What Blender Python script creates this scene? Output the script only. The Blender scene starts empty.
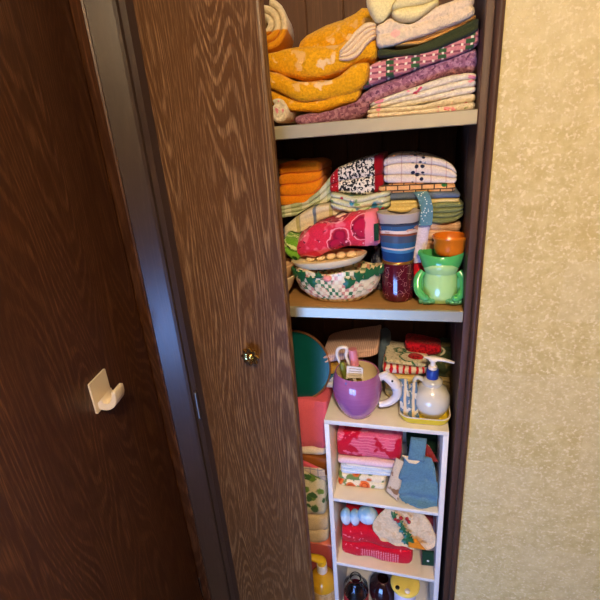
import bpy, math, random
from mathutils import Vector, Matrix, noise
from math import sin, cos, radians, pi, sqrt

S = bpy.context.scene
COL = S.collection
random.seed(7)

# ------------------------------------------------------------------ camera
FPX, YAW, PITCH, ROLL = 417.3, radians(-15.73), radians(20.58), radians(-4.35)
CAM = Vector((0, -0.95, 1.62))
fw = Vector((sin(YAW) * cos(PITCH), cos(YAW) * cos(PITCH), -sin(PITCH)))
x0 = Vector((cos(YAW), -sin(YAW), 0))
u0 = x0.cross(fw)
AX = cos(ROLL) * x0 + sin(ROLL) * u0
UP = -sin(ROLL) * x0 + cos(ROLL) * u0
cd = bpy.data.cameras.new('camera')
cam = bpy.data.objects.new('camera', cd)
COL.objects.link(cam)
cd.sensor_fit = 'HORIZONTAL'
cd.sensor_width = 36
cd.lens = FPX / 600 * 36
cd.clip_start = 0.01
m = Matrix((AX, UP, -fw)).transposed().to_4x4()
m.translation = CAM
cam.matrix_world = m
S.camera = cam


def ray(px, py):
    return AX * ((px - 300) / FPX) - UP * ((py - 300) / FPX) + fw


def at(px, py, Y):
    d = ray(px, py)
    return CAM + d * ((Y - CAM.y) / d.y)


def atz(px, py, Z):
    d = ray(px, py)
    return CAM + d * ((Z - CAM.z) / d.z)


# ------------------------------------------------------------------ materials
class NT:
    def __init__(s, name):
        s.m = bpy.data.materials.new(name)
        s.m.use_nodes = True
        s.t = s.m.node_tree
        s.b = s.t.nodes['Principled BSDF']
        s.tc = s.t.nodes.new('ShaderNodeTexCoord')
        s.co = s.tc.outputs['Object']

    def n(s, typ, props=None, **ins):
        nd = s.t.nodes.new('ShaderNode' + typ)
        for k, v in (props or {}).items():
            setattr(nd, k, v)
        for k, v in ins.items():
            key = int(k[1:]) if k[0] == '_' and k[1:].isdigit() else k.replace('_', ' ')
            s.put(nd.inputs[key], v)
        return nd

    def put(s, sock, v):
        if isinstance(v, bpy.types.NodeSocket):
            s.t.links.new(v, sock)
        elif isinstance(v, (tuple, list)) and len(v) == 3 and sock.type == 'RGBA':
            sock.default_value = (*v, 1)
        else:
            sock.default_value = v

    def math(s, op, a, b=0.0, c=0.0, clamp=False):
        return s.n('Math', {'operation': op, 'use_clamp': clamp}, _0=a, _1=b, _2=c).outputs[0]

    def mix(s, fac, a, b):
        nd = s.n('Mix', {'data_type': 'RGBA'})
        s.put(nd.inputs[0], fac)
        s.put(nd.inputs[6], a)
        s.put(nd.inputs[7], b)
        return nd.outputs[2]

    def step(s, v, lo, hi):
        nd = s.n('MapRange', {'interpolation_type': 'SMOOTHSTEP'})
        s.put(nd.inputs[0], v)
        nd.inputs[1].default_value = lo
        nd.inputs[2].default_value = hi
        return nd.outputs[0]

    def map(s, scale=(1, 1, 1), loc=(0, 0, 0), rot=(0, 0, 0), vec=None):
        nd = s.n('Mapping')
        s.put(nd.inputs[0], vec or s.co)
        nd.inputs[1].default_value = loc
        nd.inputs[2].default_value = rot
        nd.inputs[3].default_value = scale
        return nd.outputs[0]

    def noise(s, scale, detail=3, vec=None, rough=.5, dist=0):
        nd = s.n('TexNoise', None, Scale=scale, Detail=detail, Roughness=rough, Distortion=dist)
        s.put(nd.inputs['Vector'], vec or s.co)
        return nd.outputs[0]

    def vor(s, scale, vec=None, feature='F1'):
        nd = s.n('TexVoronoi', {'feature': feature}, Scale=scale)
        s.put(nd.inputs['Vector'], vec or s.co)
        return nd

    def sep(s, vec=None):
        nd = s.n('SeparateXYZ')
        s.put(nd.inputs[0], vec or s.co)
        return nd.outputs

    def bump(s, h, strength=.3, dist=.002):
        nd = s.n('Bump', None, Strength=strength, Distance=dist)
        s.put(nd.inputs['Height'], h)
        s.t.links.new(nd.outputs[0], s.b.inputs['Normal'])

    def fin(s, col=None, rough=.5, metal=0, spec=.5, coat=0, trans=0, ior=1.45, sheen=0, alpha=None):
        if col is not None:
            s.put(s.b.inputs['Base Color'], col)
        s.put(s.b.inputs['Roughness'], rough)
        s.put(s.b.inputs['Metallic'], metal)
        s.b.inputs['Specular IOR Level'].default_value = spec
        s.b.inputs['Coat Weight'].default_value = coat
        s.b.inputs['Coat Roughness'].default_value = .08
        s.b.inputs['Transmission Weight'].default_value = trans
        s.b.inputs['IOR'].default_value = ior
        s.b.inputs['Sheen Weight'].default_value = sheen
        return s.m


def srgb(r, g, b):
    f = lambda c: (c / 255 / 12.92) if c <= 10 else ((c / 255 + .055) / 1.055) ** 2.4
    return (f(r), f(g), f(b))


def fabric(name, base, layers=(), bump=.5, bscale=420, warp=.004, var=.12, rough=.95):
    """woven cloth: base colour, then printed layers on top"""
    n = NT(name)
    wn = n.n('TexNoise', None, Scale=45.0, Detail=2.0)
    n.put(wn.inputs['Vector'], n.co)
    off = n.n('VectorMath', {'operation': 'MULTIPLY_ADD'})
    n.put(off.inputs[0], wn.outputs['Color'])
    off.inputs[1].default_value = (warp,) * 3
    n.put(off.inputs[2], n.co)
    vec = off.outputs[0]
    wv = n.math('ADD', n.math('MULTIPLY', n.noise(60, 3), .5), n.math('MULTIPLY', n.step(n.noise(bscale * .7, 2), .35, .65), .5))
    col = n.mix(wv, tuple(c * (1 - var) ** 1.4 for c in base), tuple(min(1, c * (1 + var)) for c in base))
    for L in layers:
        k, c = L[0], L[1]
        if k == 'spot':                       # scale, radius, seed
            v = n.vor(L[2], n.map(loc=(L[4], L[4] * 1.7, -L[4]), vec=vec))
            mk = n.step(v.outputs['Distance'], L[3], L[3] * .72)
        elif k == 'ring':                     # scale, r0, r1, seed
            v = n.vor(L[2], n.map(loc=(L[5], L[5] * 1.7, -L[5]), vec=vec)).outputs['Distance']
            mk = n.math('MULTIPLY', n.step(v, L[3], L[3] + .04), n.step(v, L[4], L[4] - .04))
        elif k == 'blotch':                   # scale, thr, seed
            mk = n.step(n.noise(L[2], 2, n.map(loc=(L[4], L[4], L[4]), vec=vec)), L[3], L[3] + .05)
        elif k == 'stripe':                   # axis, period, width, offset
            a = n.math('FRACT', n.math('ADD', n.math('DIVIDE', n.sep(vec)[L[2]], L[3]), L[5]))
            mk = n.step(a, L[4], L[4] - .06)
        elif k == 'dash':                     # axis, period, width, other axis, period2, width2
            a = n.math('FRACT', n.math('DIVIDE', n.sep(vec)[L[2]], L[3]))
            b = n.math('FRACT', n.math('DIVIDE', n.sep(vec)[L[5]], L[6]))
            mk = n.math('MULTIPLY', n.step(a, L[4], L[4] - .08), n.step(b, L[7], L[7] - .08))
        elif k == 'band':                     # axis, lo, hi
            v = n.sep(vec)[L[2]]
            mk = n.math('MULTIPLY', n.step(v, L[3], L[3] + .003), n.step(v, L[4], L[4] - .003))
        elif k == 'bandspot':                 # axis, lo, hi, scale, radius, seed
            v = n.sep(vec)[L[2]]
            mk = n.math('MULTIPLY', n.step(v, L[3], L[3] + .003), n.step(v, L[4], L[4] - .003))
            d = n.vor(L[5], n.map(loc=(L[7],) * 3, vec=vec)).outputs['Distance']
            mk = n.math('MULTIPLY', mk, n.step(d, L[6], L[6] * .7))
        elif k == 'dashband':                 # axis, period, width, other axis, period2, width2, xlo, xhi, zlo, zhi
            sx_ = n.sep(vec)
            a = n.math('FRACT', n.math('DIVIDE', sx_[L[2]], L[3]))
            b = n.math('FRACT', n.math('DIVIDE', sx_[L[5]], L[6]))
            mk = n.math('MULTIPLY', n.step(a, L[4], L[4] - .08), n.step(b, L[7], L[7] - .08))
            for ax_, lo_, hi_ in ((0, L[8], L[9]), (2, L[10], L[11])):
                mk = n.math('MULTIPLY', mk, n.math('MULTIPLY', n.step(sx_[ax_], lo_, lo_ + .003), n.step(sx_[ax_], hi_, hi_ - .003)))
        elif k == 'brick':
            bt = n.n('TexBrick', None, Scale=1.0)
            n.put(bt.inputs['Vector'], n.map(scale=(1, 1, 1), rot=(radians(90), 0, 0), vec=vec))
            bt.inputs['Brick Width'].default_value = .028
            bt.inputs['Row Height'].default_value = .012
            bt.inputs['Mortar Size'].default_value = .0014
            mk = bt.outputs['Fac']
        col = n.mix(mk, col, c)
    n.bump(n.noise(bscale, 2), bump, .004)
    return n.fin(col, rough, spec=.12, sheen=.12)


def plain(name, col, rough=.4, **k):
    n = NT(name)
    v = n.noise(30, 3)
    c = n.mix(v, tuple(x * .93 for x in col), tuple(min(1, x * 1.06) for x in col))
    return n.fin(c, rough, **k)


def wood(name, dark, light, freq=46.0, rough=.45, xs=4.2, zs=.42, amount=.85, seed=0.0, axis='x', spec=.4):
    n = NT(name)
    sc = (xs, xs, zs) if axis == 'x' else (zs, xs, xs)
    v = n.map(scale=sc, loc=(seed, seed * .7, seed * 1.3))
    h = n.noise(1.0, 1.5, v, .45)
    lines = n.math('MULTIPLY_ADD', n.math('SINE', n.math('MULTIPLY', h, freq * 6.283 / 3)), .5, .5)
    lines = n.step(lines, .45, 1.0)
    fine = n.noise(1.0, 3, n.map(scale=(420, 420, 13) if axis == 'x' else (13, 420, 420)), .6)
    fl = n.step(fine, .42, .62)
    mask = n.step(n.noise(1.0, 2, n.map(scale=(9, 9, 1.2), loc=(3 + seed, 0, 0))), .3, .6)
    ln = n.math('MULTIPLY', n.math('MULTIPLY', lines, n.math('MULTIPLY_ADD', fl, .85, .15)), n.math('MULTIPLY_ADD', mask, .6, .4))
    fl2 = n.step(n.noise(1.0, 3, n.map(scale=(300, 300, 22) if axis == 'x' else (22, 300, 300), loc=(7, 3, 1)), .65), .50, .68)
    ln = n.math('MULTIPLY', n.math('MAXIMUM', ln, n.math('MULTIPLY', fl2, .42)), amount)
    base = n.mix(n.noise(5, 2, n.map(scale=(1, 1, .15))), tuple(c * .8 for c in dark), tuple(c * 1.15 for c in dark))
    col = n.mix(ln, base, light)
    n.bump(ln, .12, .001)
    return n.fin(col, rough, spec=spec)


M = {}
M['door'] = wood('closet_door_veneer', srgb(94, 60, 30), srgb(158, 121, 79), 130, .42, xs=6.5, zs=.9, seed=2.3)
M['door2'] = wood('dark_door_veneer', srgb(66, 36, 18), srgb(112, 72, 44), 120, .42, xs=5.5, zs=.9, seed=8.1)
M['frame'] = wood('dark_frame_wood', srgb(60, 44, 34), srgb(82, 64, 50), 60, .29, xs=14, zs=.9, amount=.35, seed=5, spec=.7)
M['stile'] = wood('dark_stile_wood', srgb(58, 40, 28), srgb(74, 54, 40), 60, .5, xs=14, zs=.9, amount=.3, seed=6)
M['casing'] = wood('right_casing_wood', srgb(78, 50, 36), srgb(106, 76, 58), 60, .5, xs=14, zs=.9, amount=.4, seed=9)
M['inner'] = wood('closet_panel_wood', srgb(100, 66, 44), srgb(126, 88, 60), 50, .6, xs=7, zs=.6, amount=.5, seed=11)
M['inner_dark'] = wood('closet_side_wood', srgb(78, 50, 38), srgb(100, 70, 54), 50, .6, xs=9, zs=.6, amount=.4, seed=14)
M['shelf_wood'] = wood('shelf_board_wood', srgb(170, 126, 72), srgb(196, 152, 98), 50, .5, xs=6, zs=.6, amount=.5, seed=17, axis='z')


def wallpaper():
    n = NT('foil_wallpaper')
    a = n.noise(38, 7, None, .7)
    b = n.vor(55, n.map(scale=(1, 1, 1)))
    blk = n.n('TexBrick', None, Scale=1.0)
    n.put(blk.inputs['Vector'], n.map(rot=(radians(90), 0, 0)))
    blk.inputs['Brick Width'].default_value = .19
    blk.inputs['Row Height'].default_value = .135
    blk.inputs['Mortar Size'].default_value = 0.0
    blk.inputs['Color1'].default_value = (.35, .35, .35, 1)
    blk.inputs['Color2'].default_value = (.65, .65, .65, 1)
    base = n.mix(n.step(a, .36, .66), srgb(200, 176, 112), srgb(220, 200, 140))
    fl = n.step(n.noise(130, 5, None, .64), .50, .66)
    base = n.mix(n.math('MULTIPLY', fl, .85), base, srgb(244, 228, 184))
    base = n.mix(n.math('MULTIPLY', n.step(n.sep(blk.outputs[0])[0], .3, .7), .4), base, srgb(226, 208, 160))
    n.bump(n.math('ADD', a, fl), .35, .003)
    return n.fin(base, .5, spec=.4)


M['wallpaper'] = wallpaper()
M['room_wall'] = plain('room_wall_paint', srgb(112, 98, 76), .8)
M['room_panel'] = wood('room_panelling', srgb(92, 64, 42), srgb(120, 90, 62), 60, .5, seed=31)
M['ceiling'] = plain('ceiling_paint', srgb(205, 198, 184), .9)
M['floor'] = wood('floor_boards', srgb(84, 58, 40), srgb(110, 80, 56), 50, .4, xs=6, zs=.6, seed=21, axis='z')
M['brass'] = plain('brass', (.78, .53, .16), .22, metal=1)
M['steel'] = plain('steel', (.5, .48, .45), .35, metal=1)
M['edge'] = plain('shelf_metal_edge', srgb(178, 168, 142), .4, metal=.5, spec=.5)
M['cream_plastic'] = plain('cream_hook_plastic', srgb(236, 218, 190), .35)
M['white_unit'] = plain('white_laminate', srgb(240, 232, 222), .3, spec=.5)


# ------------------------------------------------------------------ object helpers
def wloc(o):
    v = Vector((0, 0, 0))
    while o:
        v += o.location
        o = o.parent
    return v


def mesh(name, verts, faces, mat, parent=None, smooth=True, label=None, cat=None, group=None, kind=None, origin=None, sharp=None):
    verts = [Vector(v) for v in verts]
    me = bpy.data.meshes.new(name)
    if parent is not None:
        base = origin if origin is not None else Vector(((min(v.x for v in verts) + max(v.x for v in verts)) / 2, (min(v.y for v in verts) + max(v.y for v in verts)) / 2, (min(v.z for v in verts) + max(v.z for v in verts)) / 2))
        loc = base - wloc(parent)
    else:
        base = origin if origin is not None else Vector(((min(v.x for v in verts) + max(v.x for v in verts)) / 2, (min(v.y for v in verts) + max(v.y for v in verts)) / 2, min(v.z for v in verts)))
        loc = base
    me.from_pydata([v - base for v in verts], [], faces)
    me.validate()
    import bmesh
    b = bmesh.new()
    b.from_mesh(me)
    bmesh.ops.recalc_face_normals(b, faces=b.faces)
    b.to_mesh(me)
    b.free()
    if smooth:
        me.shade_smooth()
        if sharp:
            me.set_sharp_from_angle(angle=radians(sharp))
    me.materials.append(mat)
    o = bpy.data.objects.new(name, me)
    COL.objects.link(o)
    o.location = loc
    if parent is not None:
        o.parent = parent
    tag(o, label, cat, group, kind)
    return o


def tag(o, label=None, cat=None, group=None, kind=None):
    if label: o['label'] = label
    if cat: o['category'] = cat
    if group: o['group'] = group
    if kind: o['kind'] = kind
    return o


def thing(name, loc, label, cat, group=None):
    o = bpy.data.objects.new(name, None)
    o.empty_display_size = .02
    COL.objects.link(o)
    o.location = loc
    return tag(o, label, cat, group)


def box_vf(x0, x1, y0, y1, z0, z1, bev=.0):
    """box with softened edges (three nested outlines)"""
    if bev <= 0:
        v = [(x, y, z) for z in (z0, z1) for y in (y0, y1) for x in (x0, x1)]
        return v, [(0, 2, 3, 1), (4, 5, 7, 6), (0, 1, 5, 4), (2, 6, 7, 3), (0, 4, 6, 2), (1, 3, 7, 5)]
    rings = []
    steps = [(bev, 0), (bev * .3, bev * .3), (0, bev)]
    lv = [(z0 + dz, ins) for ins, dz in steps] + [(z1 - dz, ins) for ins, dz in reversed(steps)]
    v, f = [], []
    nring = 0
    for z, ins in lv:
        r = rrect(x0 + ins, x1 - ins, y0 + ins, y1 - ins, bev, 3)
        nring = len(r)
        v += [(a, b, z) for a, b in r]
    for i in range(len(lv) - 1):
        for j in range(nring):
            k = (j + 1) % nring
            f.append((i * nring + j, i * nring + k, (i + 1) * nring + k, (i + 1) * nring + j))
    f.append(tuple(range(nring))[::-1])
    f.append(tuple(range((len(lv) - 1) * nring, len(lv) * nring)))
    return v, f


def rrect(x0, x1, y0, y1, r, k=3):
    r = max(1e-5, min(r, (x1 - x0) / 2 * .98, (y1 - y0) / 2 * .98))
    out = []
    for cx, cy, a0 in ((x1 - r, y0 + r, -90), (x1 - r, y1 - r, 0), (x0 + r, y1 - r, 90), (x0 + r, y0 + r, 180)):
        for i in range(k + 1):
            a = radians(a0 + 90 * i / k)
            out.append((cx + r * cos(a), cy + r * sin(a)))
    return out


def box(name, x0, x1, y0, y1, z0, z1, mat, parent=None, bev=0, **k):
    v, f = box_vf(x0, x1, y0, y1, z0, z1, bev)
    return mesh(name, v, f, mat, parent, smooth=bev > 0, sharp=50 if bev > 0 else None, **k)


def prism(name, prof, z0, z1, mat, parent=None, smooth=False, sharp=None, **k):
    n = len(prof)
    v = [(x, y, z0) for x, y in prof] + [(x, y, z1) for x, y in prof]
    f = [(i, (i + 1) % n, n + (i + 1) % n, n + i) for i in range(n)] + [tuple(range(n))[::-1], tuple(range(n, 2 * n))]
    return mesh(name, v, f, mat, parent, smooth=smooth, sharp=sharp, **k)


def loft(rings, closed_ends=True):
    v, f = [], []
    n = len(rings[0])
    for r in rings:
        v += r
    for i in range(len(rings) - 1):
        for j in range(n):
            k = (j + 1) % n
            f.append((i * n + j, i * n + k, (i + 1) * n + k, (i + 1) * n + j))
    if closed_ends:
        f.append(tuple(range(n))[::-1])
        f.append(tuple(range((len(rings) - 1) * n, len(rings) * n)))
    return v, f


def lathe(name, prof, c, mat, parent=None, seg=48, sx=1, sy=1, rot=None, caps=True, fn=None, **k):
    """prof: (r, z) from c"""
    c = Vector(c)
    rings = []
    for r, z in prof:
        ring = []
        for i in range(seg):
            a = 2 * pi * i / seg
            p = Vector((max(r, 1e-5) * cos(a) * sx, max(r, 1e-5) * sin(a) * sy, z))
            if fn: p = fn(p, a, r, z)
            if rot: p = rot @ p
            ring.append(c + p)
        rings.append(ring)
    v, f = loft(rings, caps)
    return mesh(name, v, f, mat, parent, sharp=k.pop('sharp', 60), **k)


def catmull(pts, n):
    """n samples along a polyline of Vectors"""
    out = []
    m_ = len(pts) - 1
    for i in range(n):
        t = i / (n - 1) * m_
        j = min(int(t), m_ - 1)
        u = t - j
        p0, p1, p2, p3 = pts[max(j - 1, 0)], pts[j], pts[j + 1], pts[min(j + 2, m_)]
        out.append(.5 * ((2 * p1) + (p2 - p0) * u + (2 * p0 - 5 * p1 + 4 * p2 - p3) * u * u + (3 * p1 - p0 - 3 * p2 + p3) * u ** 3))
    return out


def tube(name, pts, rad, mat, parent=None, seg=12, n=None, flat=1.0, **k):
    pts = [Vector(p) for p in pts]
    rad = list(rad) if isinstance(rad, (list, tuple)) else [rad] * len(pts)
    n = n or max(8, len(pts) * 6)
    P = catmull(pts, n)
    R = catmull([Vector((r, 0, 0)) for r in rad], n)
    rings = []
    ref = Vector((0, 0, 1))
    for i, p in enumerate(P):
        d = (P[min(i + 1, n - 1)] - P[max(i - 1, 0)]).normalized()
        if abs(d.dot(ref)) > .95: ref = Vector((0, 1, 0))
        a = d.cross(ref).normalized()
        b = a.cross(d).normalized()
        r = max(R[i].x, 1e-4)
        rings.append([p + a * cos(2 * pi * j / seg) * r + b * sin(2 * pi * j / seg) * r * flat for j in range(seg)])
    v, f = loft(rings)
    return mesh(name, v, f, mat, parent, **k)


def ball(name, c, r, mat, parent=None, s=(1, 1, 1), seg=20, rot=None, fn=None, **k):
    prof = [(r * sin(pi * i / 12), -r * cos(pi * i / 12)) for i in range(13)]
    R_ = rot or Matrix.Identity(3)
    def g(p, a, rr, z):
        p = Vector((p.x * s[0], p.y * s[1], p.z * s[2]))
        return fn(p) if fn else p
    return lathe(name, prof, c, mat, parent, seg=seg, rot=R_, fn=g, caps=True, **k)


def nz(p, f, seed):
    q = Vector((p.x * f + seed * 3.1, p.y * f - seed * 1.7, p.z * f + seed))
    return noise.noise_vector(q)


def cloth_vf(st, Y, depth, layers=2, inset=.007, amp=.0022, freq=22, corner=.018, seed=0, zmin=None, rise=0, wave=.18, nu=30, back=1.0, xmax=None):
    """a folded cloth: a stack of soft folds with deep creases, running along X.
    st: stations (px, py of the top, py of the bottom) of its front face at depth Y"""
    T = [at(a, b, Y) for a, b, c in st]
    B = [at(a, c, Y) for a, b, c in st]
    if zmin is not None:
        for p in B:
            if p.z < zmin: p.z = zmin
        for i, p in enumerate(T):
            if p.z < B[i].z + .003: p.z = B[i].z + .003
    NS = 61
    T, B = catmull(T, NS), catmull(B, NS)
    if zmin is not None:
        for p in B: p.z = max(p.z, zmin)

    def samp(A, u):
        t = max(0, min(1, u)) * (NS - 1)
        j = min(int(t), NS - 2)
        return A[j].lerp(A[j + 1], t - j)
    L = (T[-1] - T[0]).length
    hmid = max((T[NS // 2] - B[NS // 2]).length, .004)
    lh = hmid / layers
    inset = min(inset, lh * .45 + .002)

    def ring(w, ins, layer):
        hx, hy = L / 2 - ins, depth / 2 - ins
        rc = max(.002, min(corner, hx * .9, hy * .9))
        pts = []
        for i in range(nu):
            pts.append((-hx + rc + (2 * hx - 2 * rc) * i / (nu - 1), -hy))
        for i in range(1, 4):
            a = radians(-90 + 90 * i / 4); pts.append((hx - rc + rc * cos(a), -hy + rc + rc * sin(a)))
        for i in range(10):
            pts.append((hx, -hy + rc + (2 * hy - 2 * rc) * i / 9))
        for i in range(1, 4):
            a = radians(90 * i / 4); pts.append((hx - rc + rc * cos(a), hy - rc + rc * sin(a)))
        for i in range(nu):
            pts.append((hx - rc - (2 * hx - 2 * rc) * i / (nu - 1), hy))
        for i in range(1, 4):
            a = radians(90 + 90 * i / 4); pts.append((-hx + rc + rc * cos(a), hy - rc + rc * sin(a)))
        for i in range(10):
            pts.append((-hx, hy - rc - (2 * hy - 2 * rc) * i / 9))
        for i in range(1, 4):
            a = radians(180 + 90 * i / 4); pts.append((-hx + rc + rc * cos(a), -hy + rc + rc * sin(a)))
        return [P(x, y, w, layer) for x, y in pts]

    def P(x, y, w, layer):
        u = x / L + .5
        v = y / depth + .5
        ww = w
        if 0 < w < 1:
            ww = w + wave / layers * noise.noise(Vector((u * L * 14 + seed, v * 2, w * layers * .7 + seed)))
            ww = min(.995, max(.005, ww))
        a, b = samp(B, u), samp(T, u)
        p = a.lerp(b, ww)
        p = p + Vector((0, v * depth, rise * v * ww + (back - 1) * v * (b.z - a.z) * ww))
        jit = noise.noise(Vector((seed * 5.3, layer * 1.9, 0))) * .004
        p.y += jit * (1 - v)
        d = nz(p, freq, seed) * amp + nz(p, freq * 2.6, seed + 4) * amp * .45
        if ww < .02: d.z = max(0, d.z) if zmin is not None else d.z
        p = p + d
        if xmax is not None: p.x = min(p.x, xmax)
        return p
    rings = [ring(0, inset * 1.6 + .004, 0)]
    prof = [(.04, .75), (.2, .2), (.5, 0), (.8, .2), (.96, .75)]
    for l in range(layers):
        for t, q in prof:
            rings.append(ring((l + t) / layers, inset * q, l))
        if l < layers - 1:
            rings.append(ring((l + 1) / layers, inset * 1.5, l))
    rings.append(ring(1, inset * 1.6 + .004, layers - 1))
    base = min(L, depth) / 2
    for q in (.18, .4, .65, .9):
        rings.append(ring(1, inset * 1.6 + .004 + (base - inset * 1.6 - .006) * q, layers - 1))
    return loft(rings)


def cloth(name, st, Y, depth, mat, label=None, cat=None, group=None, parent=None, **k):
    v, f = cloth_vf(st, Y, depth, **k)
    return mesh(name, v, f, mat, parent, label=label, cat=cat, group=group)


def slab(name, quad, Ys, th, mat, parent=None, n=8, amp=.001, seed=0, **k):
    """a thin padded panel: four picture corners (tl, tr, br, bl) at their own depths"""
    A = [at(p[0], p[1], y) for p, y in zip(quad, Ys)]
    nrm = (A[1] - A[0]).cross(A[3] - A[0]).normalized()
    if nrm.y > 0: nrm = -nrm
    v, f = [], []
    for side in (1, -1):
        for i in range(n + 1):
            for j in range(n + 1):
                s_, t_ = i / n, j / n
                p = A[0].lerp(A[1], s_).lerp(A[3].lerp(A[2], s_), t_)
                e = min(s_, 1 - s_, t_, 1 - t_)
                w = min(1, .35 + e * 6)
                v.append(p + nrm * th / 2 * side * w + nz(p, 30, seed) * amp)
    N = (n + 1) ** 2
    idx = lambda i, j: i * (n + 1) + j
    for i in range(n):
        for j in range(n):
            q = (idx(i, j), idx(i + 1, j), idx(i + 1, j + 1), idx(i, j + 1))
            f.append(q)
            f.append(tuple(N + x for x in reversed(q)))
    for i in range(n):
        for a, b in ((idx(i, 0), idx(i + 1, 0)), (idx(i + 1, n), idx(i, n)), (idx(0, i + 1), idx(0, i)), (idx(n, i), idx(n, i + 1))):
            f.append((a, N + a, N + b, b))
    return mesh(name, v, f, mat, parent, **k)


def roll(name, c, r, length, mat, turns=3, tilt=(0, 0), seed=0, start=0, **k):
    """a towel rolled into a cylinder, its spiral end facing the room"""
    n = turns * 26
    t = r / turns * .86
    R_ = Matrix.Rotation(tilt[0], 3, 'Z') @ Matrix.Rotation(tilt[1], 3, 'X')
    outer, inner = [], []
    for i in range(n + 1):
        a = start + 2 * pi * turns * i / n
        rad = r * (.16 + .84 * i / n)
        outer.append((rad, a))
        inner.append((max(.001, rad - t * .94), a))
    prof = outer + inner[::-1]
    rings = []
    for yy, ins in ((0, .006), (.004, .001), (.012, 0), (length * .5, 0), (length, 0)):
        ring = []
        for idx, (rad, a) in enumerate(prof):
            rr = rad - ins if idx <= n else rad + ins
            p = Vector((rr * cos(a), yy, rr * sin(a)))
            p = Vector(c) + R_ @ p
            ring.append(p + nz(p, 35, seed) * .0018)
        rings.append(ring)
    v, f = [], []
    m_ = len(prof)
    for q in rings: v += q
    for i in range(len(rings) - 1):
        for j in range(m_):
            kk = (j + 1) % m_
            f.append((i * m_ + j, i * m_ + kk, (i + 1) * m_ + kk, (i + 1) * m_ + j))
    for base in (0, (len(rings) - 1) * m_):
        for i in range(n):
            f.append((base + i, base + i + 1, base + m_ - 2 - i, base + m_ - 1 - i))
    return mesh(name, v, f, mat, **k)


def skirt(name, top, bot, Y, thick, mat, parent, pleats=6, amp=.006, seed=0, n=22, lean=0.0, drape=0.0, rnd=0.0, **k):
    """gathered towel: pleated loft between a narrow top edge and a wide lower hem (picture points left, right)"""
    tl, tr = at(*top[0], Y), at(*top[1], Y)
    bl, br = at(*bot[0], Y), at(*bot[1], Y)
    rings = []
    seg = 60
    for i in range(n + 1):
        t = i / n
        e = t ** .8
        l, r_ = tl.lerp(bl, t), tr.lerp(br, t)
        if len(bot) > 2:
            w = sin(pi * t / 2) ** 1.2
            l, r_ = tl.lerp(bl, w).lerp(tl.lerp(bl, t), .5), tr.lerp(br, w).lerp(tr.lerp(br, t), .5)
        c = (l + r_) / 2
        ax = (r_ - l) / 2 * (1 - rnd * max(0, (t - .55) / .45) ** 3.2) * (1 + rnd * 1.3 * sin(pi * t) ** 1.4)
        th = thick * (.35 + .65 * e)
        if i in (0, n): th *= .7
        ring = []
        for j in range(seg):
            a = 2 * pi * j / seg
            q = cos(a)
            d = (-sin(a))
            p = c + ax * q + Vector((0, th * (.5 - d * .5), 0))
            p.y -= 0
            ph = pleats * q * 1.6 + seed
            p.y += sin(ph * 2) * amp * e * (1 if d > 0 else .3)
            p += nz(p, 26, seed) * .005
            p.y += lean * (1 - t)
            dz_ = sin(t * 17 + q * 1.7 + 1.2 * sin(q * 2.3 + seed)) * drape * e
            p.y += dz_ * (1 if d > 0 else 0)
            p.z += rnd * .02 * (q * q) * t ** 3
            ring.append(p)
        rings.append(ring)
    v, f = loft(rings)
    return mesh(name, v, f, mat, parent, **k)


# ------------------------------------------------------------------ the setting
XL, XR, DEP = -.615, .122, .40
STR = dict(kind='structure')
box('floor', -1.6, 2.2, -2.05, .45, -.05, 0, M['floor'], **STR)
box('ceiling', -1.6, 2.2, -2.05, .45, 2.45, 2.5, M['ceiling'], **STR)
# closet front wall: wallpapered to the right of the closet, over the opening and behind the left door
box('wall_front', .1365, 2.2, -.005, .06, 0, 2.45, M['wallpaper'], **STR)
box('wall_lintel', -1.6, .1365, -.005, .06, 2.16, 2.45, M['wallpaper'], **STR)
box('wall_front_left', -1.6, -.70, -.005, .06, 0, 2.16, M['wallpaper'], **STR)
box('wall_right', 2.2, 2.25, -2.05, .06, 0, 2.45, M['room_panel'], **STR)
box('wall_left', -1.65, -1.6, -2.05, .06, 0, 2.45, M['room_panel'], **STR)
# wall behind the camera with a window opening
WX0, WX1, WZ0, WZ1 = -1.25, -.05, .04, .66
v, f = [], []
for a in ((-1.6, WX0, 0, 2.45), (WX1, 2.2, 0, 2.45), (WX0, WX1, 0, WZ0), (WX0, WX1, WZ1, 2.45)):
    vv, ff = box_vf(a[0], a[1], -2.10, -2.05, a[2], a[3])
    f += [tuple(i + len(v) for i in q) for q in ff]
    v += vv
mesh('wall_rear', v, f, M['room_wall'], smooth=False, **STR)
v, f = [], []
for a in ((WX0, WX0 + .05, WZ0, WZ1), (WX1 - .05, WX1, WZ0, WZ1), (WX0 + .05, WX1 - .05, WZ0, WZ0 + .05), (WX0 + .05, WX1 - .05, WZ1 - .05, WZ1), ((WX0 + WX1) / 2 - .02, (WX0 + WX1) / 2 + .02, WZ0 + .05, WZ1 - .05)):
    vv, ff = box_vf(a[0], a[1], -2.10, -2.04, a[2], a[3])
    f += [tuple(i + len(v) for i in q) for q in ff]
    v += vv
mesh('window_1', v, f, M['white_unit'], smooth=False, **STR)

# closet box: grooved wood boards
def boards(name, a, b, fixed, axis, z0, z1, step, mat, sign):
    prof = []
    n = max(1, round((b - a) / step))
    w = (b - a) / n
    g, d = .003, .004
    for i in range(n):
        s = a + i * w
        prof += [(s, d), (s + g, 0), (s + w - g, 0), (s + w, d)]
    poly = [(p, fixed + sign * q) for p, q in prof] + [(b, fixed + sign * .02), (a, fixed + sign * .02)]
    if axis == 'y': poly = [(q, p) for p, q in poly]
    return prism(name, poly, z0, z1, mat, **STR)


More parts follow.
